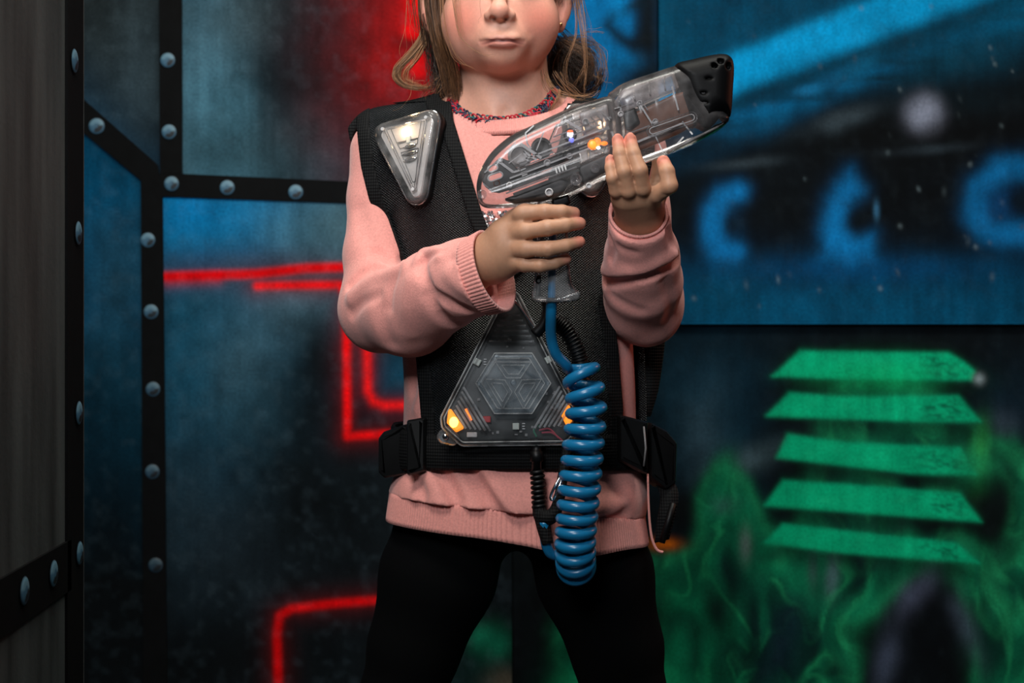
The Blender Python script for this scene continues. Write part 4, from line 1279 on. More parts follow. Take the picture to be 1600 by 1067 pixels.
strands([(645, 120, .03), (642, 145, .02), (630, 165, .01), (600, 180, -.03)], 1, [0, 0, 0, 0], r=.0003, cols=LIGHT)
# right of the face
strands([(878, -60, .0), (874, -20, .01), (870, 10, .012)], 40, [.004, .004, .003], cols=MIDH)
strands([(895, -60, .03), (897, -10, .035), (893, 20, .04)], 60, [.008, .006, .005], cols=MIDH)
th = np.linspace(0, 2 * np.pi, 9)
for a_, b_, n_, ph, cl_ in ((30, 40, 120, 0, DARK), (24, 34, 110, 1.2, DARK), (34, 44, 60, 2.5, MIDH), (16, 24, 70, 3.5, DARK)):
    strands([(902 + a_ * math.cos(t + ph), 108 + b_ * math.sin(t + ph), .06 + .018 * math.sin(2 * t + ph)) for t in th[:7]], n_, [.007, .009, .009, .007], cols=cl_, wob=.004)
strands([(862, 55, .05), (882, 78, .045), (906, 100, .04), (922, 118, .045)], 90, [.010, .011, .010, .008], cols=DARK, wob=.003)
strands([(870, 60, .045), (890, 72, .036), (912, 84, .034), (926, 96, .04)], 40, [.005, .006, .006, .005], cols=MIDH, wob=.002)
strands([(858, 70, .05), (866, 100, .045), (876, 130, .040), (900, 150, .04)], 70, [.006, .007, .007, .008], cols=DARK, wob=.003)
strands([(868, 112, .02), (878, 128, .018), (898, 146, .016), (912, 152, .02)], 14, [.003, .003, .004, .004], cols=LIGHT)
strands([(896, -20, .02), (900, 20, .012), (898, 60, .008), (884, 100, .006), (884, 130, .008), (896, 150, .01)], 7, [.002, .001, .0008, .0012, .002, .003], r=.0003, cols=LIGHT)
strands([(898, -20, .02), (906, 40, .01), (914, 90, .008), (906, 120, .008), (890, 140, .01)], 7, [.002, .0012, .0008, .0012, .003], r=.0003, cols=LIGHT)
strands([(902, -10, .02), (912, 50, .012), (914, 110, .012), (911, 156, .01)], 6, [.003, .002, .001, .001], r=.0003, cols=LIGHT)
strands([(905, -20, .03), (916, 20, .03), (922, 45, .03), (924, 80, .03)], 6, [.004, .003, .003, .004], r=.00025, cols=MIDH)
strands([(908, 50, .03), (925, 46, .03), (946, 47, .03)], 5, [.002, .003, .004], r=.00022, cols=LIGHT)
strands([(852, 118, .01), (866, 138, .0), (892, 148, -.004), (920, 150, -.004), (938, 142, -.002)], 8, [.002, .002, .0015, .0012, .001], r=.0003, cols=LIGHT)
strands([(850, 110, .01), (862, 142, .0), (890, 154, -.004), (925, 153, -.002)], 5, [.002, .002, .002, .002], r=.0003, cols=LIGHT)
strands([(874, 138, -.01), (874, 148, -.014), (866, 162, -.02), (858, 176, -.024)], 14, [.0012, .001, .001, .0012], r=.0003, cols=LIGHT)
strands([(846, 105, .01), (850, 130, .0), (862, 150, -.01), (870, 165, -.012)], 4, [.002, .002, .001, .001], r=.0003, cols=MIDH)
strands([(925, 118, .03), (945, 128, .03), (960, 132, .02)], 2, [.001, .001, .001], r=.0002, cols=LIGHT)
# crown (above the frame)
for s in (-1, 1):
    for q in range(9):
        y0 = -.045 + q * .022
        strands([(781 + s * 4, -172, y0), (781 + s * 60, -150, y0 + .004), (781 + s * 102, -80, y0 + .008), (781 + s * 112, -20, y0 + .012)], 26, [.004, .006, .007, .006], cols=MIDH, r=.0007)
n0 = 0; Qs = []
for v, q in zip(HV, HF):
    Qs.append(q + n0); n0 += len(v)
hair = obj('hair', np.concatenate(HV), np.concatenate(Qs), M['hair'], person, cols=np.concatenate(HC))
hair['label'] = 'loose light brown hair tied low on both sides'
# the dense heart of each tied bunch and the cap of hair on the skull
F = Field((P(630, 0, .05).x, -.06, P(0, 185, .05).z), (P(950, 0, .05).x, .15, P(0, -190, .05).z), .003)
F.ell(T(900, 104, .072), (.022, .018, .028)); F.ell(T(876, 112, .068), (.014, .016, .026), .01)
F.chain([T(690, 70, .05), T(694, 120, .055), T(700, 165, .055)], [.012, .012, .010], .005)
F.ell(T(780, -58, .045), (.0775, .090, .082))
E_ = F.full()
cutp = P(781, -70, -.02)
F.v = np.where((E_[1] < .004 + .0 * E_[2]) & (E_[2] < P(0, -95, 0).z), np.maximum(F.v, .01), F.v)
v, q = F.mesh()
obj('hair_mass', v, q, M['hair'], person, cols=np.tile(lin((46, 34, 24)), (len(v), 1)))

# ---- necklace of looped rubber bands
neck = empty('loom_band_necklace', P(789, 190, -.04)); tag(neck, 'necklace of looped red, navy and teal rubber bands around the neck', 'necklace')
NM = [mat('red_rubber', L3(196, 34, 52), 0.4), mat('navy_rubber', L3(34, 40, 66), 0.4), mat('teal_rubber', L3(24, 110, 108), 0.4)]
def link_mesh():
    t = np.linspace(0, 2 * np.pi, 15)
    p1 = np.column_stack([.0054 * np.cos(t), .0013 * np.sin(2 * t), .0028 * np.sin(t) * (1 - .35 * np.cos(t))])
    return tube(p1, .00095, 6, False)
LV, LF = link_mesh()
lm = []
for k in range(3):
    me = bpy.data.meshes.new('band_link'); me.from_pydata([tuple(v) for v in LV], [], LF); me.materials.append(NM[k])
    me.polygons.foreach_set('use_smooth', np.ones(len(me.polygons), dtype=bool)); lm.append(me)
npath = spline(PA([(708, 150, .035), (708, 164, .010), (716, 175, -.008), (735, 184, -.020), (760, 189, -.0265), (785, 190, -.0285), (810, 187, -.0265), (835, 178, -.018), (852, 165, -.006), (864, 150, .008), (869, 138, .028)]), 74)
T_, N_, B_ = frames(npath)
rng = random.Random(3)
for i in range(len(npath)):
    o = bpy.data.objects.new('band_link', lm[(0, 1, 1, 0, 1, 0, 0, 2, 1)[(i + i // 7) % 9]]); COL.objects.link(o)
    t = Vector(T_[i]); n = Vector((0, -1, .25)); n = (n - t * n.dot(t)).normalized(); b = t.cross(n)
    R = Matrix((t, n, b)).transposed().to_4x4()
    off = b * (.0016 if i % 2 else -.0016) + n * rng.uniform(-.0006, .0012)
    adopt(o, neck)
    o.matrix_world = Matrix.Translation(Vector(npath[i]) + off) @ R @ Matrix.Rotation((.55 if i % 2 else -.55) + rng.uniform(-.3, .3), 4, 'Y') @ Matrix.Rotation(rng.uniform(-.6, .6), 4, 'X')
# ------------------------------------------------------------------ the vest
vest = empty('laser_tag_vest', P(805, 700, .03)); tag(vest, 'black mesh laser tag vest with clear light units worn over the sweater', 'vest')
def vobj(name, vf, m_, parent=None, **kw):
    o = obj(name, vf[0], vf[1], m_, None, **kw)
    adopt(o, vest if parent is None else parent)
    return o

VY = -.06
FRONT = [(540, 120), (548, 188), (556, 250), (572, 312), (598, 378), (632, 460), (648, 560), (656, 650), (660, 720), (975, 720), (976, 640), (968, 545), (958, 470), (985, 380), (1012, 300), (1030, 230), (1036, 120),
         (889, 120), (888, 172), (872, 230), (848, 310), (822, 380), (797, 412), (776, 390), (752, 330), (726, 245), (706, 180), (698, 120)]
BACK = [(540, 120), (548, 188), (560, 260), (640, 400), (646, 560), (650, 720), (1030, 720), (1036, 560), (1000, 400), (1030, 260), (1036, 120)]
wf = np.array([(P(a, b, VY).x, P(a, b, VY).z) for a, b in FRONT]); wb = np.array([(P(a, b, .10).x, P(a, b, .10).z) for a, b in BACK])
F = Field((P(530, 0, 0).x, -.105, P(0, 712, -.06).z), (P(1050, 0, 0).x, .165, P(0, 140, .05).z), 0.0019)
X, Y, Z = F.full()
F.v = torso_f(X, Y, Z).astype(np.float32)
F.chain([T(690, 196, .045), T(606, 226, .045)], [.026, .032], .02); F.chain([T(890, 196, .045), T(980, 226, .045)], [.026, .032], .02)
F.capsule(T(604, 240, .045), T(596, 300, .036), .038, .034, .02); F.capsule(T(985, 240, .045), T(996, 300, .036), .038, .034, .02)
body = F.v.copy()
d2f = poly_sdf(X[:, 0, :], Z[0, 0, :][None, :], wf)[:, None, :]; d2b = poly_sdf(X[:, 0, :], Z[0, 0, :][None, :], wb)[:, None, :]
d2 = np.where(Y < TY + .004, d2f, d2b).astype(np.float32)
hole = -(np.sqrt((X - P(793, 0, 0).x) ** 2 + (Y - .030) ** 2) - .078) * np.ones_like(Z)       # neck opening
d2 = np.maximum(d2, np.where(Z > P(0, 260, 0).z, hole, -1))
F.v = np.maximum(np.abs(body - .0060) - .0030, d2 + .004)
fp = vobj('front_panel', F.mesh(), M['mesh']); fp['label'] = 'black woven mesh cloth'
F.v = np.maximum(np.abs(body - .0062) - .0046, np.abs(d2 + .0075) - .0078)
vobj('edge_binding', F.mesh(), M['web'])
del body, d2, d2f, d2b, F

# loose side wing of the back panel
ws = [(1030, 505, .06), (1026, 560, .06), (1020, 610, .06), (1010, 650, .06)]
rings = []
for i, p in enumerate(spline(PA(ws), 14)):
    w = .020 - .0006 * i
    rings.append(np.array([(p[0] - w, p[1] - .02, p[2]), (p[0] + w * .3, p[1] - .012, p[2]), (p[0] + w * .5, p[1] + .01, p[2]), (p[0] + w * .3, p[1] + .03, p[2]), (p[0] - w, p[1] + .03, p[2])]))
vobj('side_wing', loft(rings), M['web'])

# belt
def belt_ring(ts, dz, grow):
    c, s = np.cos(ts), np.sin(ts); p = 2 / 2.35
    x = P(812, 0, TY).x + (.131 + grow) * np.sign(c) * np.abs(c) ** p; y = TY + (.0885 + grow) * np.sign(s) * np.abs(s) ** p
    fr = np.clip(-s, 0, 1) ** 1.5
    z = P(0, 697, .03).z - .003 * fr + dz * (1 - .36 * fr)
    return np.column_stack([x, y, z])
ts = np.linspace(0, 2 * np.pi, 97)[:-1]
prof = [(.024, .010), (.026, .013), (.022, .0152), (0, .0158), (-.022, .0152), (-.026, .013), (-.024, .010)]
vobj('waist_belt', loft([belt_ring(ts, a, b) for a, b in prof] + [belt_ring(ts, .024, .010)], caps=False), M['web'])

def flat_M(px, py, Y, tilt=0.0, yaw=0.0):
    """local u right, v up, w towards the camera"""
    B = Matrix(((1, 0, 0), (0, 0, -1), (0, 1, 0))).to_4x4()          # u -> x, v -> z, w -> -y
    return Matrix.Translation(P(px, py, Y)) @ Matrix.Rotation(yaw, 4, 'Z') @ Matrix.Rotation(tilt, 4, 'X') @ B
def loc_px(pts, px, py, Y):
    k = px_m(Y)
    return [((a - px) * k, (py - b) * k) for a, b in pts]

# buckles at both hips
def buckle(pts, c, Y, thick, yaw, name='buckle'):
    Mx = flat_M(c[0], c[1], Y, 0, yaw)
    return vobj(name, hull_loft(loc_px(pts, c[0], c[1], Y), [(-.001, -thick), (.002, -thick * .8), (.003, 0), (.003, .006), (.001, .0095), (-.003, .010)], Mx, 4), M['rubber'])
b1 = buckle([(597, 686), (604, 678), (640, 666), (640, 736), (604, 742), (597, 736)], (620, 706), -.005, .03, -.35); b1['label'] = 'black plastic hip buckle'
auto_smooth(b1); 
b2 = buckle([(642, 660), (664, 656), (664, 732), (642, 738)], (653, 696), -.042, .01, -.25, 'strap_keeper'); auto_smooth(b2)
b3 = buckle([(1012, 664), (1036, 676), (1052, 694), (1050, 752), (1036, 760), (1012, 742)], (1032, 712), -.005, .03, .35); auto_smooth(b3)
b4 = buckle([(966, 652), (1006, 662), (1006, 736), (966, 716)], (986, 692), -.036, .012, .28, 'strap_keeper'); auto_smooth(b4)
V, Fc = tube(PA([(1006, 666, -.052), (1009, 700, -.054), (1006, 728, -.052)]), .0012, 6)
adopt(obj('buckle_seam', V, Fc, M['mid']), b4)
# loose strap end and cord at the right hip
path = spline(PA([(1036, 752, .0), (1046, 776, -.01), (1042, 806, -.015), (1034, 848, -.015)]), 16)
rings = []
for i, p in enumerate(path):
    w = .010 * (1 if i < 11 else 1 - .05 * (i - 11)); rings.append(np.array([(p[0] - w, p[1] - .002, p[2]), (p[0] + w, p[1] - .002, p[2] + .004), (p[0] + w, p[1] + .002, p[2] + .004), (p[0] - w, p[1] + .002, p[2])]))
vobj('strap_end', loft(rings), M['web'])
vobj('strap_slider', tube(PA([(1052, 786, -.02), (1044, 815, -.022), (1034, 848, -.022)]), .0036, 8), M['rubber'])
vobj('loose_thread', tube(spline(PA([(1012, 740, -.03), (1014, 800, -.03), (1018, 838, -.03), (1026, 858, -.03), (1036, 863, -.03)]), 20), np.linspace(.0012, .0018, 20), 6), M['knit'])

# ---- shoulder sensors
def surf_M(px, py, off):
    p = P(px, py, -.04); y = front_y(p.x, p.z)
    e = .006
    dx = (front_y(p.x + e, p.z) - front_y(p.x - e, p.z)) / (2 * e); dz = (front_y(p.x, p.z + e) - front_y(p.x, p.z - e)) / (2 * e)
    w = Vector((dx * .7, -1, dz * .8)).normalized()
    u = Vector((1, 0, 0)); u = (u - w * u.dot(w)).normalized(); v = w.cross(u)
    p = P(px, py, y - off)
    R = Matrix((u, v, w)).transposed().to_4x4()
    return Matrix.Translation(p) @ R, y - off

def sensor(px, py, mir, label):
    Mx, Y = surf_M(px, py, .012)
    k = px_m(Y)
    if mir:
        Mx = Mx @ Matrix.Diagonal((-1, 1, 1, 1))
    def L(pts):
        return [((a - 642) * k, (245 - b) * k) for a, b in pts]
    tri = L([(600, 204), (675, 193), (655, 300)])
    def H(prof, c=tri, seg=8): return hull_loft(c, prof, Mx, seg)
    def W(a, b, w): return Mx @ Vector(((a - 642) * k, (245 - b) * k, w))
    fix = (lambda vf: (vf[0], [tuple(reversed(q)) for q in vf[1]])) if mir else (lambda vf: vf)
    base = vobj('shoulder_sensor', fix(H([(.0145, -.008), (.0156, -.002), (.0156, .004), (.0144, .006), (.010, .006)])), M['rubber']); auto_smooth(base)
    base['label'] = label
    def sub(name, vf, m_): return auto_smooth(vobj(name, fix(vf), m_, base), 35)
    sub('trim_ring', outline_tube(tri, .0142, Mx, .0062, .0009, 8), M['chrome'])
    sub('cover', H([(.0136, .006), (.0134, .011), (.0115, .0145), (.0085, .0160), (.0045, .0162)]), M['lens'])
    sub('reflector', H([(.0062, .0062), (.0055, .0085), (.002, .0088)]), M['silver'])
    # pale bevelled walls of the inner window
    win = L([(604, 198), (672, 191), (654, 296)])
    sub('window_frame', outline_tube(win, .0012, Mx, .0120, .0016, 3), M['lens'])
    sub('window_line', outline_tube(L([(610, 195), (664, 189), (659, 215), (621, 219)]), .0003, Mx, .0096, .0004, 2, 5), M['board'])
    sub('window_line', outline_tube(L([(623, 222), (658, 217), (657, 224), (627, 229)]), .0003, Mx, .0096, .0004, 2, 5), M['board'])
    sub('window_line', outline_tube(L([(629, 236), (659, 232), (654, 284), (650, 284)]), .0003, Mx, .0096, .0004, 2, 5), M['board'])
    # three curved metal louvres with dark gaps
    for cy, w_, h_ in ((226.5, 11, .0026), (238, 15, .0022), (248, 12, .0028)):
        v, f = ball((0, 0, 0), (w_ * k, h_, .0022), 16, 8)
        v = np.array([tuple(Mx @ Vector(((645 - 642) * k + q[0], (245 - cy) * k + q[1] + q[0] * .12, .0092 + q[2]))) for q in v])
        sub('louvre', (v, f), M['chrome'])
        pts = [tuple(W(645 + t * w_, cy + 4 - t * t * 2 - t * 1.2, .0108)) for t in np.linspace(-1, 1, 9)]
        sub('louvre_gap', tube(pts, .0008 * (1 - .5 * np.abs(np.linspace(-1, 1, 9))), 6), M['board'])
    for a, b in ((600, 197), (677, 187), (655, 298)):
        v, f = tube([tuple(W(a, b, .008)), tuple(W(a, b, .0150))], .0022, 12); sub('screw_post', (v, f), M['lens'])
        v, f = tube([tuple(W(a, b, .0150)), tuple(W(a, b, .0166))], .0019, 12); sub('screw', (v, f), M['grey'])
    v, f = ball((0, 0, 0), 1.0, 14, 10)
    sub('led', (np.array([tuple(W(637, 203, .0105) + Vector(q) * .0034) for q in v]), f), M['warm'])
    q = hull_loft(L([(638, 212), (645, 211), (645, 221), (639, 222)]), [(.0004, .0085), (.0004, .0105), (0, .0110)], Mx, 2); sub('led_holder', q, M['chip'])
    return base
sensor(645, 249, False, 'triangular clear shoulder light with a lit warm bulb')
sensor(930, 238, True, 'triangular clear shoulder light partly behind the blaster')

# ---- triangular light pod on the belly
UY = -.070
UM = flat_M(800, 590, UY, -.06)
UK = px_m(UY)
def UL(pts): return [((a - 800) * UK, (590 - b) * UK) for a, b in pts]
def UW(a, b, w): return UM @ Vector(((a - 800) * UK, (590 - b) * UK, w))
pod_c = UL([(799, 470), (886, 640), (888, 672), (880, 680), (727, 682), (705, 662), (704, 655)])
pod = vobj('light_pod', hull_loft(pod_c, [(.006, -.006), (.0095, -.003), (.0095, .001), (.006, .002)], UM, 6), M['rubber']); auto_smooth(pod)
pod['label'] = 'triangular clear belly pod with hexagon relief and amber lights'
def psub(name, vf, m_, **kw):
    return auto_smooth(vobj(name, vf, m_, pod), 35)
psub('circuit_board', hull_loft(pod_c, [(.004, .002), (.004, .0036), (.002, .0040)], UM, 5), M['board'])
psub('cover', hull_loft(pod_c, [(.0098, .000), (.0100, .012), (.0088, .0165), (.006, .0185), (.002, .0188)], UM, 6), M['smoke'])
psub('edge_highlight', outline_tube(pod_c, .0096, UM, .0135, .0011, 6), M['smoke3'])  # pale tubes laid along the cover's outline to draw its edge highlights
psub('edge_highlight', outline_tube(pod_c, .0060, UM, .0186, .0007, 6), M['smoke3'])
for a, b in ((695, 682),):
    o = psub('mounting_ear', hull_loft(UL([(a, b), (a + 6, b - 5), (a + 12, b + 3)]), [(.006, 0), (.0078, .003), (.0078, .008), (.006, .010)], UM, 8), M['smoke2'])
    psub('screw', (lambda v, f: (np.array([tuple(UW(a + 2, b, .012) + Vector(q)) for q in v]), f))(*ball((0, 0, 0), (.0034, .002, .0034), 12, 8)), M['chrome'])
hexc = [(802 + 57 * math.cos(t), 600 + 53 * math.sin(t)) for t in np.arange(6) * math.pi / 3]
psub('hexagon', hull_loft(UL(hexc), [(.001, .0165), (.0012, .0195), (-.0012, .0210), (-.004, .0212)], UM, 2), M['smoke2'])
psub('hexagon_rim', outline_tube(UL(hexc), .0005, UM, .0208, .0007, 2), M['smoke3'])
hex2 = [(802 + 48 * math.cos(t), 600 + 44.5 * math.sin(t)) for t in np.arange(6) * math.pi / 3]
psub('hexagon_rim', outline_tube(UL(hex2), .0002, UM, .0215, .0005, 2), M['smoke3'])
for k in range(3):
    a0 = k * 2 * math.pi / 3
    def rot(p):
        x, y = p[0] * math.cos(a0) - p[1] * math.sin(a0), p[0] * math.sin(a0) + p[1] * math.cos(a0)
        return (802 + x, 600 + y * .96)
    for tz in ([(-27, -34), (27, -34), (11, -9), (-11, -9)], [(-17, -29), (17, -29), (8, -15), (-8, -15)]):
        psub('relief_frame', outline_tube(UL([rot(p) for p in tz]), .0002, UM, .0215, .00045, 2), M['smoke3'])
psub('centre_stud', (lambda v, f: (np.array([tuple(UW(802, 598, .0215) + Vector(q)) for q in v]), f))(*ball((0, 0, 0), (.0034, .0016, .0034), 12, 8)), M['smoke2'])
# stepped light prisms in the three corners
def bars(c0, dirv, nrm, n, half, step, shrink):
    for i in range(n):
        c = (c0[0] + nrm[0] * step * i, c0[1] + nrm[1] * step * i); h = half + shrink * i
        p0, p1 = UW(c[0] - dirv[0] * h, c[1] - dirv[1] * h, .0145), UW(c[0] + dirv[0] * h, c[1] + dirv[1] * h, .0145)
        psub('prism_bar', tube([tuple(p0), tuple(p1)], .0013, 6), M['smoke3'])
n_ = math.hypot(1, .62)
bars((720, 655), (.52, .85), (.85, -.52), 6, 17, 6.0, 4.6)
bars((880, 652), (-.52, .85), (-.85, -.52), 6, 16, 6.0, 4.4)
bars((799, 494), (1, 0), (0, 1), 6, 14, 8.0, 4.2)
# amber lights
psub('amber_light', hull_loft(UL([(704, 642), (722, 668), (714, 672), (702, 660)]), [(.002, .006), (.002, .012), (0, .0135)], UM, 4), M['amber'])
psub('amber_bulb', (lambda v, f: (np.array([tuple(UW(710, 660, .013) + Vector(q)) for q in v]), f))(*ball((0, 0, 0), (.0050, .002, .0060), 14, 10)), M['amber_core'])
psub('amber_light', hull_loft(UL([(887, 636), (893, 650), (887, 664), (880, 650)]), [(.002, .006), (.002, .012), (0, .0135)], UM, 4), M['amber'])
psub('amber_glint', hull_loft(UL([(727, 640), (730, 638), (738, 656), (735, 658)]), [(.0002, .009), (.0002, .011), (0, .0113)], UM, 2), M['orange'])
for a, b, s in ((746, 566, .5), (857, 562, -.5), (806, 666, 0)):
    c = [(a + 6 * math.cos(s + t), b + 6 * math.sin(s + t)) for t in np.arange(4) * math.pi / 2 + .785]
    psub('led_chip', hull_loft(UL(c), [(.0006, .004), (.0006, .0085), (0, .0090)], UM, 2), M['chip'])
    for j in range(3):
        psub('led_pin', hull_loft(UL([(a + 10, b - 5 + 4 * j), (a + 14, b - 5 + 4 * j), (a + 14, b - 3.6 + 4 * j), (a + 10, b - 3.6 + 4 * j)]), [(.0001, .004), (.0001, .0060)], UM, 1), M['grey'])
psub('red_component', hull_loft(UL([(756, 651), (766, 651), (766, 659), (756, 659)]), [(.0006, .004), (.0006, .0095), (0, .010)], UM, 2), M['red'])
psub('connector', hull_loft(UL([(731, 676), (745, 676), (745, 682), (731, 682)]), [(.0006, .004), (.0006, .0125), (0, .013)], UM, 2), M['grey'])
for a, b in ((742, 636), (872, 634), (800, 470)):
    psub('screw_post', tube([tuple(UW(a, b, .006)), tuple(UW(a, b, .0165))], .0036, 12), M['smoke2'])
rng = random.Random(5)
for i in range(26):
    a, b = rng.choice([(rng.uniform(740, 770), rng.uniform(600, 650)), (rng.uniform(840, 868), rng.uniform(585, 640)), (rng.uniform(760, 850), rng.uniform(660, 680)), (rng.uniform(785, 830), rng.uniform(525, 545))])
    w_, h_ = rng.uniform(1, 3), rng.uniform(.8, 2)
    psub('component', hull_loft(UL([(a - w_, b - h_), (a + w_, b - h_), (a + w_, b + h_), (a - w_, b + h_)]), [(.0001, .004), (.0001, .0062)], UM, 1), M['mid'])
for cl_, pts in (('wire_green', [(838, 682, 0), (834, 672, 0), (842, 664, 0)]), ('wire_red', [(842, 672, 0), (858, 670, 0), (872, 684, 0)]), ('wire_red', [(846, 676, 0), (862, 676, 0), (878, 688, 0)])):
    psub('wire', tube(spline([tuple(UW(a, b, .011)) for a, b, _ in pts], 10), .0010, 6), M[cl_])
# gland and spring sleeve under the pod
vobj('cable_gland', loft([np.array([tuple(UM @ Vector(((838 - 800) * UK + r * math.cos(t), (590 - y) * UK, .009 + r * math.sin(t)))) for t in np.linspace(0, 2 * np.pi, 17)[:-1]])
      for y, r in ((684, .004), (684, .0075), (692, .0078), (694, .0055), (704, .0055), (705, .0072), (720, .0072), (721, .005), (736, .005))]), M['rubber'])
sp = [(839 + 2 * q, 735 + 56 * q, 0) for q in np.linspace(0, 1, 12)]
tt = np.linspace(0, 1, 220)
hel = [tuple(UM @ Vector(((839 + 3 * t - 800 + 9.0 * math.cos(t * 7.5 * 2 * math.pi)) * UK, (590 - 735 - 56 * t) * UK, .009 + 9.0 * UK * math.sin(t * 7.5 * 2 * math.pi)))) for t in tt]
vobj('spring_sleeve', tube(hel, .0021, 7), M['rubber'])
vobj('sleeve_core', tube([tuple(UW(839, 730, .009)), tuple(UW(842, 795, .009))], .0042, 10), M['web'])
# woven lanyard loop, steel clip
vobj('lanyard', tube(spline(PA([(842, 785, -.085), (846, 806, -.09), (862, 806, -.095), (872, 786, -.095), (880, 740, -.09), (886, 700, -.085)]), 30), np.interp(np.linspace(0, 1, 30), [0, .3, .6, 1], [.007, .009, .006, .005]), 8), M['web'])
vobj('lanyard', tube(spline(PA([(846, 800, -.088), (850, 825, -.092), (856, 850, -.095)]), 12), np.linspace(.009, .006, 12), 8), M['web'])
cp = PA([(878, 740, -.115), (868, 758, -.118), (860, 776, -.118), (864, 780, -.118), (872, 764, -.118), (880, 744, -.115)])
vobj('steel_clip', tube(spline(np.vstack([cp, cp[:1]]), 40), .0016, 8), M['chrome'])
# hook rod and ribbed conduit beside the grip
vobj('hook_rod', tube(spline(PA([(801, 466, -.098), (812, 480, -.100), (838, 518, -.100)]), 12), .0019, 8), M['chrome'])
vobj('hook_clip', tube(spline(PA([(836, 522, -.102), (848, 508, -.104), (854, 488, -.105), (852, 470, -.105)]), 14), np.linspace(.0065, .0045, 14), 8), M['rubber'])
cpath = spline(PA([(866, 500, -.098), (884, 516, -.098), (900, 545, -.098), (908, 575, -.096), (908, 620, -.094), (905, 665, -.092)]), 120)
vobj('ribbed_conduit', tube(cpath, .0085 + .0010 * np.sign(np.sin(np.arange(120) * 1.57)), 12), M['rubber'])
# ------------------------------------------------------------------ the blaster
BY = -.180
blaster = empty('laser_tag_blaster', P(865, 470, BY)); tag(blaster, 'clear plastic laser tag blaster with black muzzle held across the chest', 'toy blaster')
def bobj(name, vf, m_, parent=None):
    o = obj(name, vf[0], vf[1], m_, None); adopt(o, blaster if parent is None else parent); return o

AX = np.array([390.0, -140.0]); AX /= np.linalg.norm(AX); UP = np.array([AX[1], -AX[0]]) * 1.0    # along the barrel, and upwards across it (pixels)
UP = np.array([-.34, -.94])
REAR = [(746, 306), (745, 290), (750, 270), (762, 248), (776, 232), (800, 213), (830, 199), (870, 180), (900, 167), (925, 160), (955, 154), (968, 180), (972, 240), (968, 268), (945, 280), (905, 300), (885, 309), (860, 316), (810, 322), (765, 324), (750, 318)]
FRONT_B = [(948, 158), (957, 143), (975, 131), (1010, 119), (1050, 106), (1085, 97), (1110, 110), (1128, 170), (1138, 188), (1122, 204), (1090, 222), (1055, 237), (1020, 250), (985, 263), (962, 268), (950, 240)]
def grooves_rear(F):
    for q in (0.30, 0.52):
        a, b = np.array([760, 300.]), np.array([955, 230.])
        o = UP * (q - .5) * 150
        F.groove([T(a[0] + o[0], a[1] + o[1], BY - .026), T(b[0] + o[0], b[1] + o[1], BY - .026)], .0016, .0022)
def grooves_front(F):
    for t in (975, 1000, 1025, 1052):
        F.groove([T(t + 6, 268 - (t - 950) * .36, BY - .03), T(t, 200 - (t - 950) * .36, BY - .032), T(t - 6, 158 - (t - 950) * .34, BY - .022), T(t - 2, 140 - (t - 950) * .34, BY)], .0010, .0018)
h1 = bobj('rear_housing', slab(smooth_poly(REAR, 4), BY, .026, .014, .0014, grooves_rear), M['clear']); h1['label'] = 'clear rear housing full of circuit parts'
h2 = bobj('barrel_housing', slab(smooth_poly(FRONT_B, 4), BY, .0285, .022, .0014, grooves_front), M['clear']); h2['label'] = 'clear barrel housing'
cap_o = [(1052, 106), (1080, 96), (1118, 88), (1136, 90), (1144, 104), (1143, 140), (1139, 184), (1130, 180), (1122, 186), (1112, 198), (1098, 203), (1084, 186), (1070, 168), (1058, 140)]
def cap_holes(F):
    for a, b in ((1116, 104), (1126, 96), (1138, 103)):
        F.ell(T(a, b, BY - .0255), (.0034, .006, .0034), .001, cut=True)
    for a, b in ((1108, 122), (1100, 145), (1102, 160)):
        F.ell(T(a, b, BY - .0310), (.0040, .004, .0014), .001, cut=True)
cap = bobj('muzzle_cap', slab(smooth_poly(cap_o, 4), BY, .0305, .020, .0014, cap_holes), M['cap']); cap['label'] = 'matt black rubber muzzle'
bobj('muzzle_liner', slab([(1062, 150), (1086, 120), (1110, 130), (1112, 190), (1096, 200), (1076, 190)], BY, .024, .008, .002), M['cap'])

def plate(pts, Y, half, r=.0008, h=.0009, holes=()):
    return slab(pts, Y, half, r, h, None, holes)
def bar(a, b, Y, w, m_, name, half=.0012):
    a, b = np.array(a, float), np.array(b, float)
    d = (b - a) / np.linalg.norm(b - a); n = np.array([-d[1], d[0]]) * w / 2
    pts = [a + n, b + n, b - n, a - n]
    V = [T(p[0], p[1], Y - half) for p in pts] + [T(p[0], p[1], Y + half) for p in pts]
    F = [(0, 1, 2, 3), (7, 6, 5, 4)] + [(i, i + 4, (i + 1) % 4 + 4, (i + 1) % 4) for i in range(4)]
    o = bobj(name, (V, F), M[m_]); auto_smooth(o, 20)
    return o
FY = BY - .0238                                   # just under the near wall of the shell
def stadium(cx, cy, L, w, ang):
    d = np.array([math.cos(ang), math.sin(ang)]); n = np.array([-d[1], d[0]]); out = []
    for s, a0 in ((1, -math.pi / 2), (-1, math.pi / 2)):
        for t in np.linspace(0, math.pi, 7):
            q = np.array([cx, cy]) + d * s * (L - w) / 2 + (d * math.cos(a0 + t) + n * math.sin(a0 + t)) * w / 2
            out.append(tuple(q))
    return out
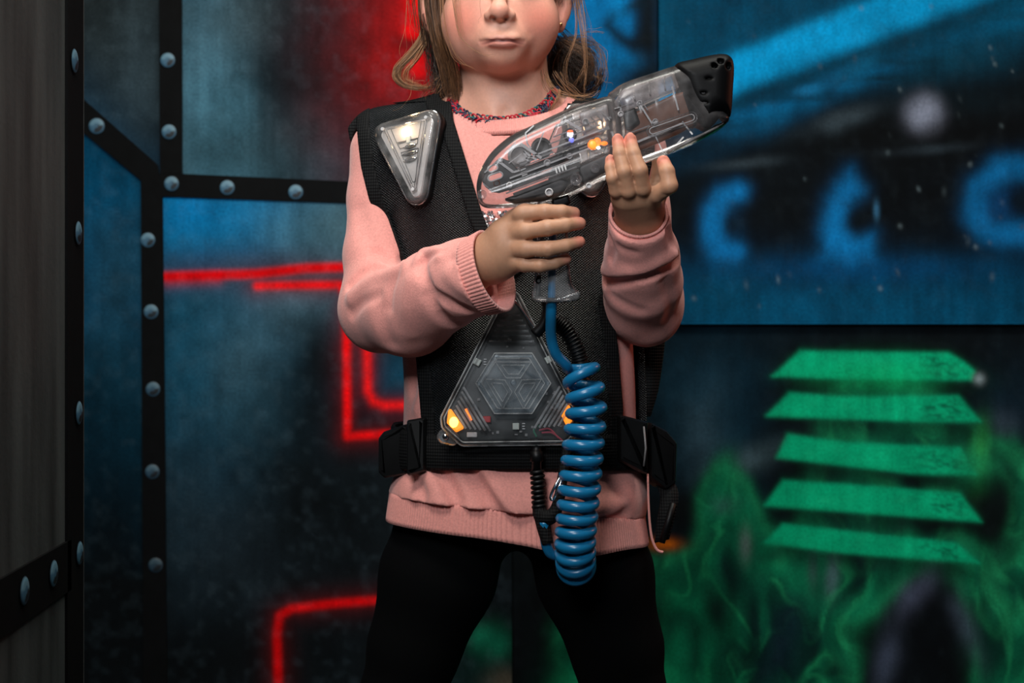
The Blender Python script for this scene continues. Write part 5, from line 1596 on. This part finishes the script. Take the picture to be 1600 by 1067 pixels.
# rear circuit plate with two slots
rp = bobj('slotted_plate', plate([(753, 283), (758, 268), (768, 258), (784, 247), (798, 252), (810, 266), (826, 262), (880, 240), (884, 250), (820, 282), (800, 296), (780, 302), (768, 300), (758, 292)], FY + .003, .0012,
          holes=[stadium(770, 263, 14, 7, -.35), stadium(774, 276, 22, 8, -.35)]), M['board'])
for c, L_ in (((770, 263), 14), ((774, 276), 22)):
    q = stadium(c[0], c[1], L_ + 2, 10 if L_ > 15 else 9, -.35); q.append(q[0])
    adopt(bobj('slot_rim', tube([T(a, b, FY + .001) for a, b in q], .0009, 6), M['grey']), rp)
for (a, b, w, m_) in [((779, 252), (802, 269), 4.0, 'grey'), ((802, 269), (812, 266), 3.0, 'grey'), ((768, 300), (800, 290), 2.6, 'mid'), ((755, 287), (770, 300), 2.4, 'mid'), ((757, 270), (780, 248), 2.2, 'mid')]:
    bar(a, b, FY + .0005, w, m_, 'moulding_line')
# long parallel rails
base0, base1 = np.array([792., 306.]), np.array([900., 265.])
d_ = (base1 - base0) / np.linalg.norm(base1 - base0); n_ = np.array([d_[1], -d_[0]])
for i, (o0, s0, s1, w, m_, dy) in enumerate([(-2, 10, 120, 5, 'board', .004), (4, 0, 118, 2.0, 'mid', .0), (9, 6, 104, 7, 'board', .004), (14, 4, 130, 2.2, 'grey', .0), (19, 10, 112, 6, 'brown', .006), (24, 14, 150, 2.6, 'grey', .0),
                                      (30, 24, 96, 5, 'board', .004), (34, 30, 150, 2.0, 'mid', .0), (39, 36, 92, 4, 'mid', .003), (44, 34, 178, 2.4, 'grey', .0), (52, 90, 176, 2.0, 'mid', .0), (28, 100, 160, 9, 'board', .006), (40, 108, 170, 5, 'mid', .006), (60, 100, 182, 2.0, 'mid', .002), (6, 84, 124, 8, 'board', .006)]):
    a = base0 + d_ * s0 + n_ * o0; b = base0 + d_ * s1 + n_ * o0
    bar(a, b, FY + dy, w, m_, 'rail')
bobj('inner_tray', plate([(786, 312), (830, 296), (872, 278), (892, 284), (880, 303), (850, 314), (805, 319)], BY - .008, .010, .003, .0016), M['board'])
bobj('inner_tray', plate([(900, 262), (948, 240), (958, 250), (950, 268), (910, 290)], BY - .004, .012, .003, .0016), M['board'])
# contact teeth
for i in range(4):
    a = np.array([812, 262.]) + np.array([1.2, 4.2]) * i; bar(a, a + d_ * 9, FY, 2.2, 'grey', 'contact')
for i in range(4):
    a = np.array([868, 262.]) + d_ * 5.0 * i; bar(a, a + np.array([2.5, 9.0]), FY - .001, 2.2, 'grey', 'contact')
# pale struts in the upper rear
for a, b, w in [((813, 224), (846, 247), 4.4), ((818, 236), (838, 250), 3.4), ((818, 236), (825, 252), 2.8), ((821, 208), (824, 225), 2.4), ((824, 225), (830, 232), 2.4), ((850, 205), (838, 235), 1.8), ((821, 208), (834, 196), 2.2), ((826, 215), (846, 206), 1.6), ((880, 186), (908, 202), 4.2), ((876, 192), (884, 182), 3.4), ((795, 255), (815, 240), 1.6), ((788, 240), (806, 222), 1.6)]:
    bar(a, b, FY, w, 'grey', 'strut')
# speaker cone, round bosses
def disc(a, b, r, Y, m_, name, depth=.004, ang=None):
    t = np.linspace(0, 2 * np.pi, 21)[:-1]; p = P(a, b, Y)
    rings = [np.array([(p.x + rr * math.cos(q), p.y + dy, p.z + rr * math.sin(q)) for q in t]) for rr, dy in ((r, depth), (r, 0), (r * .72, -.0008), (r * .68, .0012), (r * .3, .0022))]
    o = bobj(name, loft(rings), M[m_]); auto_smooth(o, 35); return o
disc(846, 231, .0105, FY + .010, 'board', 'speaker', .01); disc(812, 243, .012, FY + .014, 'mid', 'motor', .02); disc(776, 286, .0035, FY + .001, 'brown', 'boss')
for a, b, r in ((782, 250, .0026), (855, 254, .0034), (890, 244, .0030), (796, 289, .0030), (753, 304, .0048), (858, 300, .0040), (900, 280, .0060), (930, 262, .0050), (915, 190, .0034), (1000, 162, .0034), (1024, 190, .0030), (970, 178, .0030), (920, 290, .003)):
    disc(a, b, r, FY - .0012, 'clear2' if r > .0045 else 'grey', 'screw_boss', .006)
# inner box of the upper middle and sight ridge
bobj('inner_box', plate([(856, 224), (868, 196), (908, 184), (940, 176), (944, 210), (900, 232), (864, 240)], BY + .004, .012, .003, .0018), M['clear2'])
bobj('battery', plate([(872, 300), (945, 262), (958, 244), (940, 240), (880, 268), (866, 284)], BY + .004, .014, .004, .0018), M['clear2'])
for i in range(5):
    a = (905 + 9 * i, 190 - 3.5 * i); bar(a, (a[0] + 12, a[1] + 12), FY - .001, 1.6, 'mid', 'vent_rib')
# frosted liners of the upper barrel and the neck between the housings
bobj('frosted_liner', plate([(958, 162), (972, 142), (1010, 128), (1052, 114), (1060, 140), (1018, 158), (968, 180)], BY - .012, .012, .004, .0016), M['frost'])
bobj('frosted_liner', plate([(905, 178), (948, 164), (952, 196), (940, 212), (912, 216)], BY - .010, .011, .004, .0016), M['frost'])
bobj('frosted_liner', plate([(1040, 236), (1090, 212), (1132, 192), (1120, 202), (1080, 222), (1046, 240)], BY - .010, .012, .003, .0016), M['frost'])
# lights
def lit(a, b, r, Y, m_, name):
    v, f = ball(P(a, b, Y), r, 14, 10); return bobj(name, (v, f), M[m_])
lit(891, 210, (.0032, .002, .0030), FY, 'white_led', 'white_light'); lit(891, 205.5, (.0030, .002, .0016), FY - .0006, 'red_led', 'red_light'); lit(893, 219, (.0028, .002, .0026), FY, 'violet_led', 'violet_light')
disc(891, 211, .0068, FY + .003, 'board', 'light_socket', .006)
lit(926, 226, (.0052, .003, .0052), FY, 'orange', 'orange_light'); lit(933, 222, (.0040, .003, .0046), FY + .001, 'orange', 'orange_light'); lit(944, 224, (.0036, .002, .0022), FY + .001, 'orange', 'orange_light')
lit(935, 231, (.0020, .002, .0014), FY - .001, 'white_led', 'white_light')
for a, b, w in [((934, 206), (952, 199), 5), ((905, 233), (950, 216), 3.0), ((945, 186), (955, 183), 4)]:
    bar(a, b, FY + .001, w, 'mid', 'light_pipe')
# barrel interior: brown boards, dark block, wire loop
bobj('brown_board', plate([(974, 184), (1018, 164), (1052, 148), (1074, 142), (1084, 196), (1060, 210), (1010, 232), (980, 242)], BY - .016, .003, .001, .0014), M['brown'])
bobj('dark_block', plate([(973, 176), (992, 168), (1000, 192), (984, 204), (977, 202)], BY - .020, .003, .001, .0014), M['board'])
bobj('dark_block', plate([(1056, 142), (1082, 128), (1092, 170), (1086, 200), (1064, 196)], BY - .006, .010, .002, .0014), M['cap'])
q = stadium(1050, 194, 82, 17, -.33)
bobj('wire_loop', tube([T(a, b, BY - .0262) for a, b in q[:] + q[:1]], .0009, 6), M['clear2'])
q = stadium(1050, 194, 74, 10, -.33)
bobj('wire_loop', tube([T(a, b, BY - .0262) for a, b in q[:] + q[:1]], .0006, 6), M['grey'])
for a, b, w, m_ in [((998, 160), (1022, 198), 2.6, 'grey'), ((1003, 158), (1012, 172), 1.6, 'mid'), ((1018, 196), (1026, 190), 4.0, 'grey'), ((995, 222), (1068, 192), 3.2, 'grey'), ((978, 210), (1015, 196), 1.6, 'mid'), ((1050, 135), (1060, 172), 2.6, 'grey'),
                    ((1022, 208), (1036, 238), 1.8, 'grey'), ((960, 170), (990, 160), 1.8, 'mid'), ((1066, 190), (1082, 210), 2.4, 'grey'), ((1058, 225), (1068, 214), 2.4, 'grey'), ((990, 168), (1046, 142), 1.6, 'mid'), ((955, 205), (968, 235), 3.5, 'mid')]:
    bar(a, b, BY - .0245, w, m_, 'moulding_line')
for a in ((975, 136), (998, 128), (1022, 120), (1046, 112)):
    p = spline(PA([(a[0] - 4, a[1] + 1, BY - .010), (a[0] - 8, a[1] + 14, BY - .022), (a[0] - 6, a[1] + 30, BY - .0272)]), 8)
    bobj('barrel_rib', tube(p, .0008, 6), M['clear2'])
# trigger and grip
bobj('trigger', plate([(862, 312), (888, 304), (892, 318), (880, 326), (862, 324)], BY - .006, .009, .003, .0013), M['cap'])
grip = bobj('grip', slab(smooth_poly([(842, 312), (840, 360), (836, 410), (834, 440), (831, 462), (835, 470), (865, 472), (898, 470), (905, 464), (904, 456), (894, 446), (890, 420), (888, 380), (886, 340), (886, 312)], 4), BY + .006, .0145, .009, .0012), M['clear2'])
grip['label'] = 'clear grip with the blue cord running inside'
bobj('grip_strip', plate([(839, 430), (846, 430), (844, 466), (836, 466)], BY + .006, .010, .002, .0012), M['board'])
bobj('grip_foot', slab(smooth_poly([(833, 462), (866, 466), (902, 456), (905, 464), (898, 470), (865, 473), (836, 471)], 3), BY + .006, .0165, .002, .0010), M['clear2'])
disc(841, 438, .0030, BY - .0085, 'cap', 'grip_screw')
bobj('grip_core', tube(spline(PA([(864, 330, BY + .006), (863, 400, BY + .006), (862, 473, BY + .006)]), 12), .0042, 10), M['bluecord'])

# ------------------------------------------------------------------ coiled blue cord from grip to vest
FSH = math.pi / 2
def helix_cord():
    ax = spline(PA([(903, 566, -.128), (912, 600, -.132), (916, 640, -.133), (912, 690, -.132), (907, 745, -.130), (902, 800, -.126), (899, 845, -.122), (899, 872, -.114), (900, 886, -.100), (899, 880, -.085), (893, 862, -.076)]), 900)
    seg = np.linalg.norm(np.diff(ax, axis=0), axis=1); s = np.concatenate([[0], np.cumsum(seg)])
    T_, N_, B_ = frames(ax)
    pitch = np.interp(s / s[-1], [0, .2, .32, .6, .78, 1.0], [.0196, .0180, .0163, .0150, .0118, .0095])
    ph = np.concatenate([[0], np.cumsum(2 * np.pi * seg / pitch[1:])])
    Rr = np.interp(s / s[-1], [0, .05, .5, .8, 1], [.0150, .0160, .0172, .0162, .0150])
    # keep the coil's phase tied to world x / y so the near strands rise to the right
    side = np.column_stack([np.ones(len(ax)), np.zeros(len(ax)), np.zeros(len(ax))]); side -= T_ * np.sum(side * T_, axis=1)[:, None]; side /= np.linalg.norm(side, axis=1)[:, None]
    fw = np.cross(T_, side)
    a0 = math.pi
    late = np.interp(s / s[-1], [0, .12, .3, 1], [.0, .15, .62, .62])
    ax = ax + T_ * (late * pitch / (2 * np.pi) * np.sin(ph + a0 + FSH))[:, None]
    h = ax + Rr[:, None] * (np.cos(ph + a0)[:, None] * side + np.sin(ph + a0)[:, None] * fw)
    # a straight lead from the grip in, and one up to the lanyard
    lead = spline(np.vstack([PA([(862, 468, BY + .006), (861, 492, -.168), (861, 525, -.150), (868, 552, -.140), (884, 570, -.130)]), h[8:9]]), 60)[:-1]
    tail = spline(np.vstack([h[-1:], PA([(868, 868, -.082), (858, 862, -.088), (852, 842, -.092), (850, 815, -.094)])]), 40)[1:]
    return np.vstack([lead, h[8:], tail]), fw
path, _ = helix_cord()
V, Fc = tube(path, .0057, 10)
cord = obj('coiled_cord', V, Fc, M['bluecord'])
tag(cord, 'blue coiled rubber cord hanging from the blaster grip to the vest', 'cord')
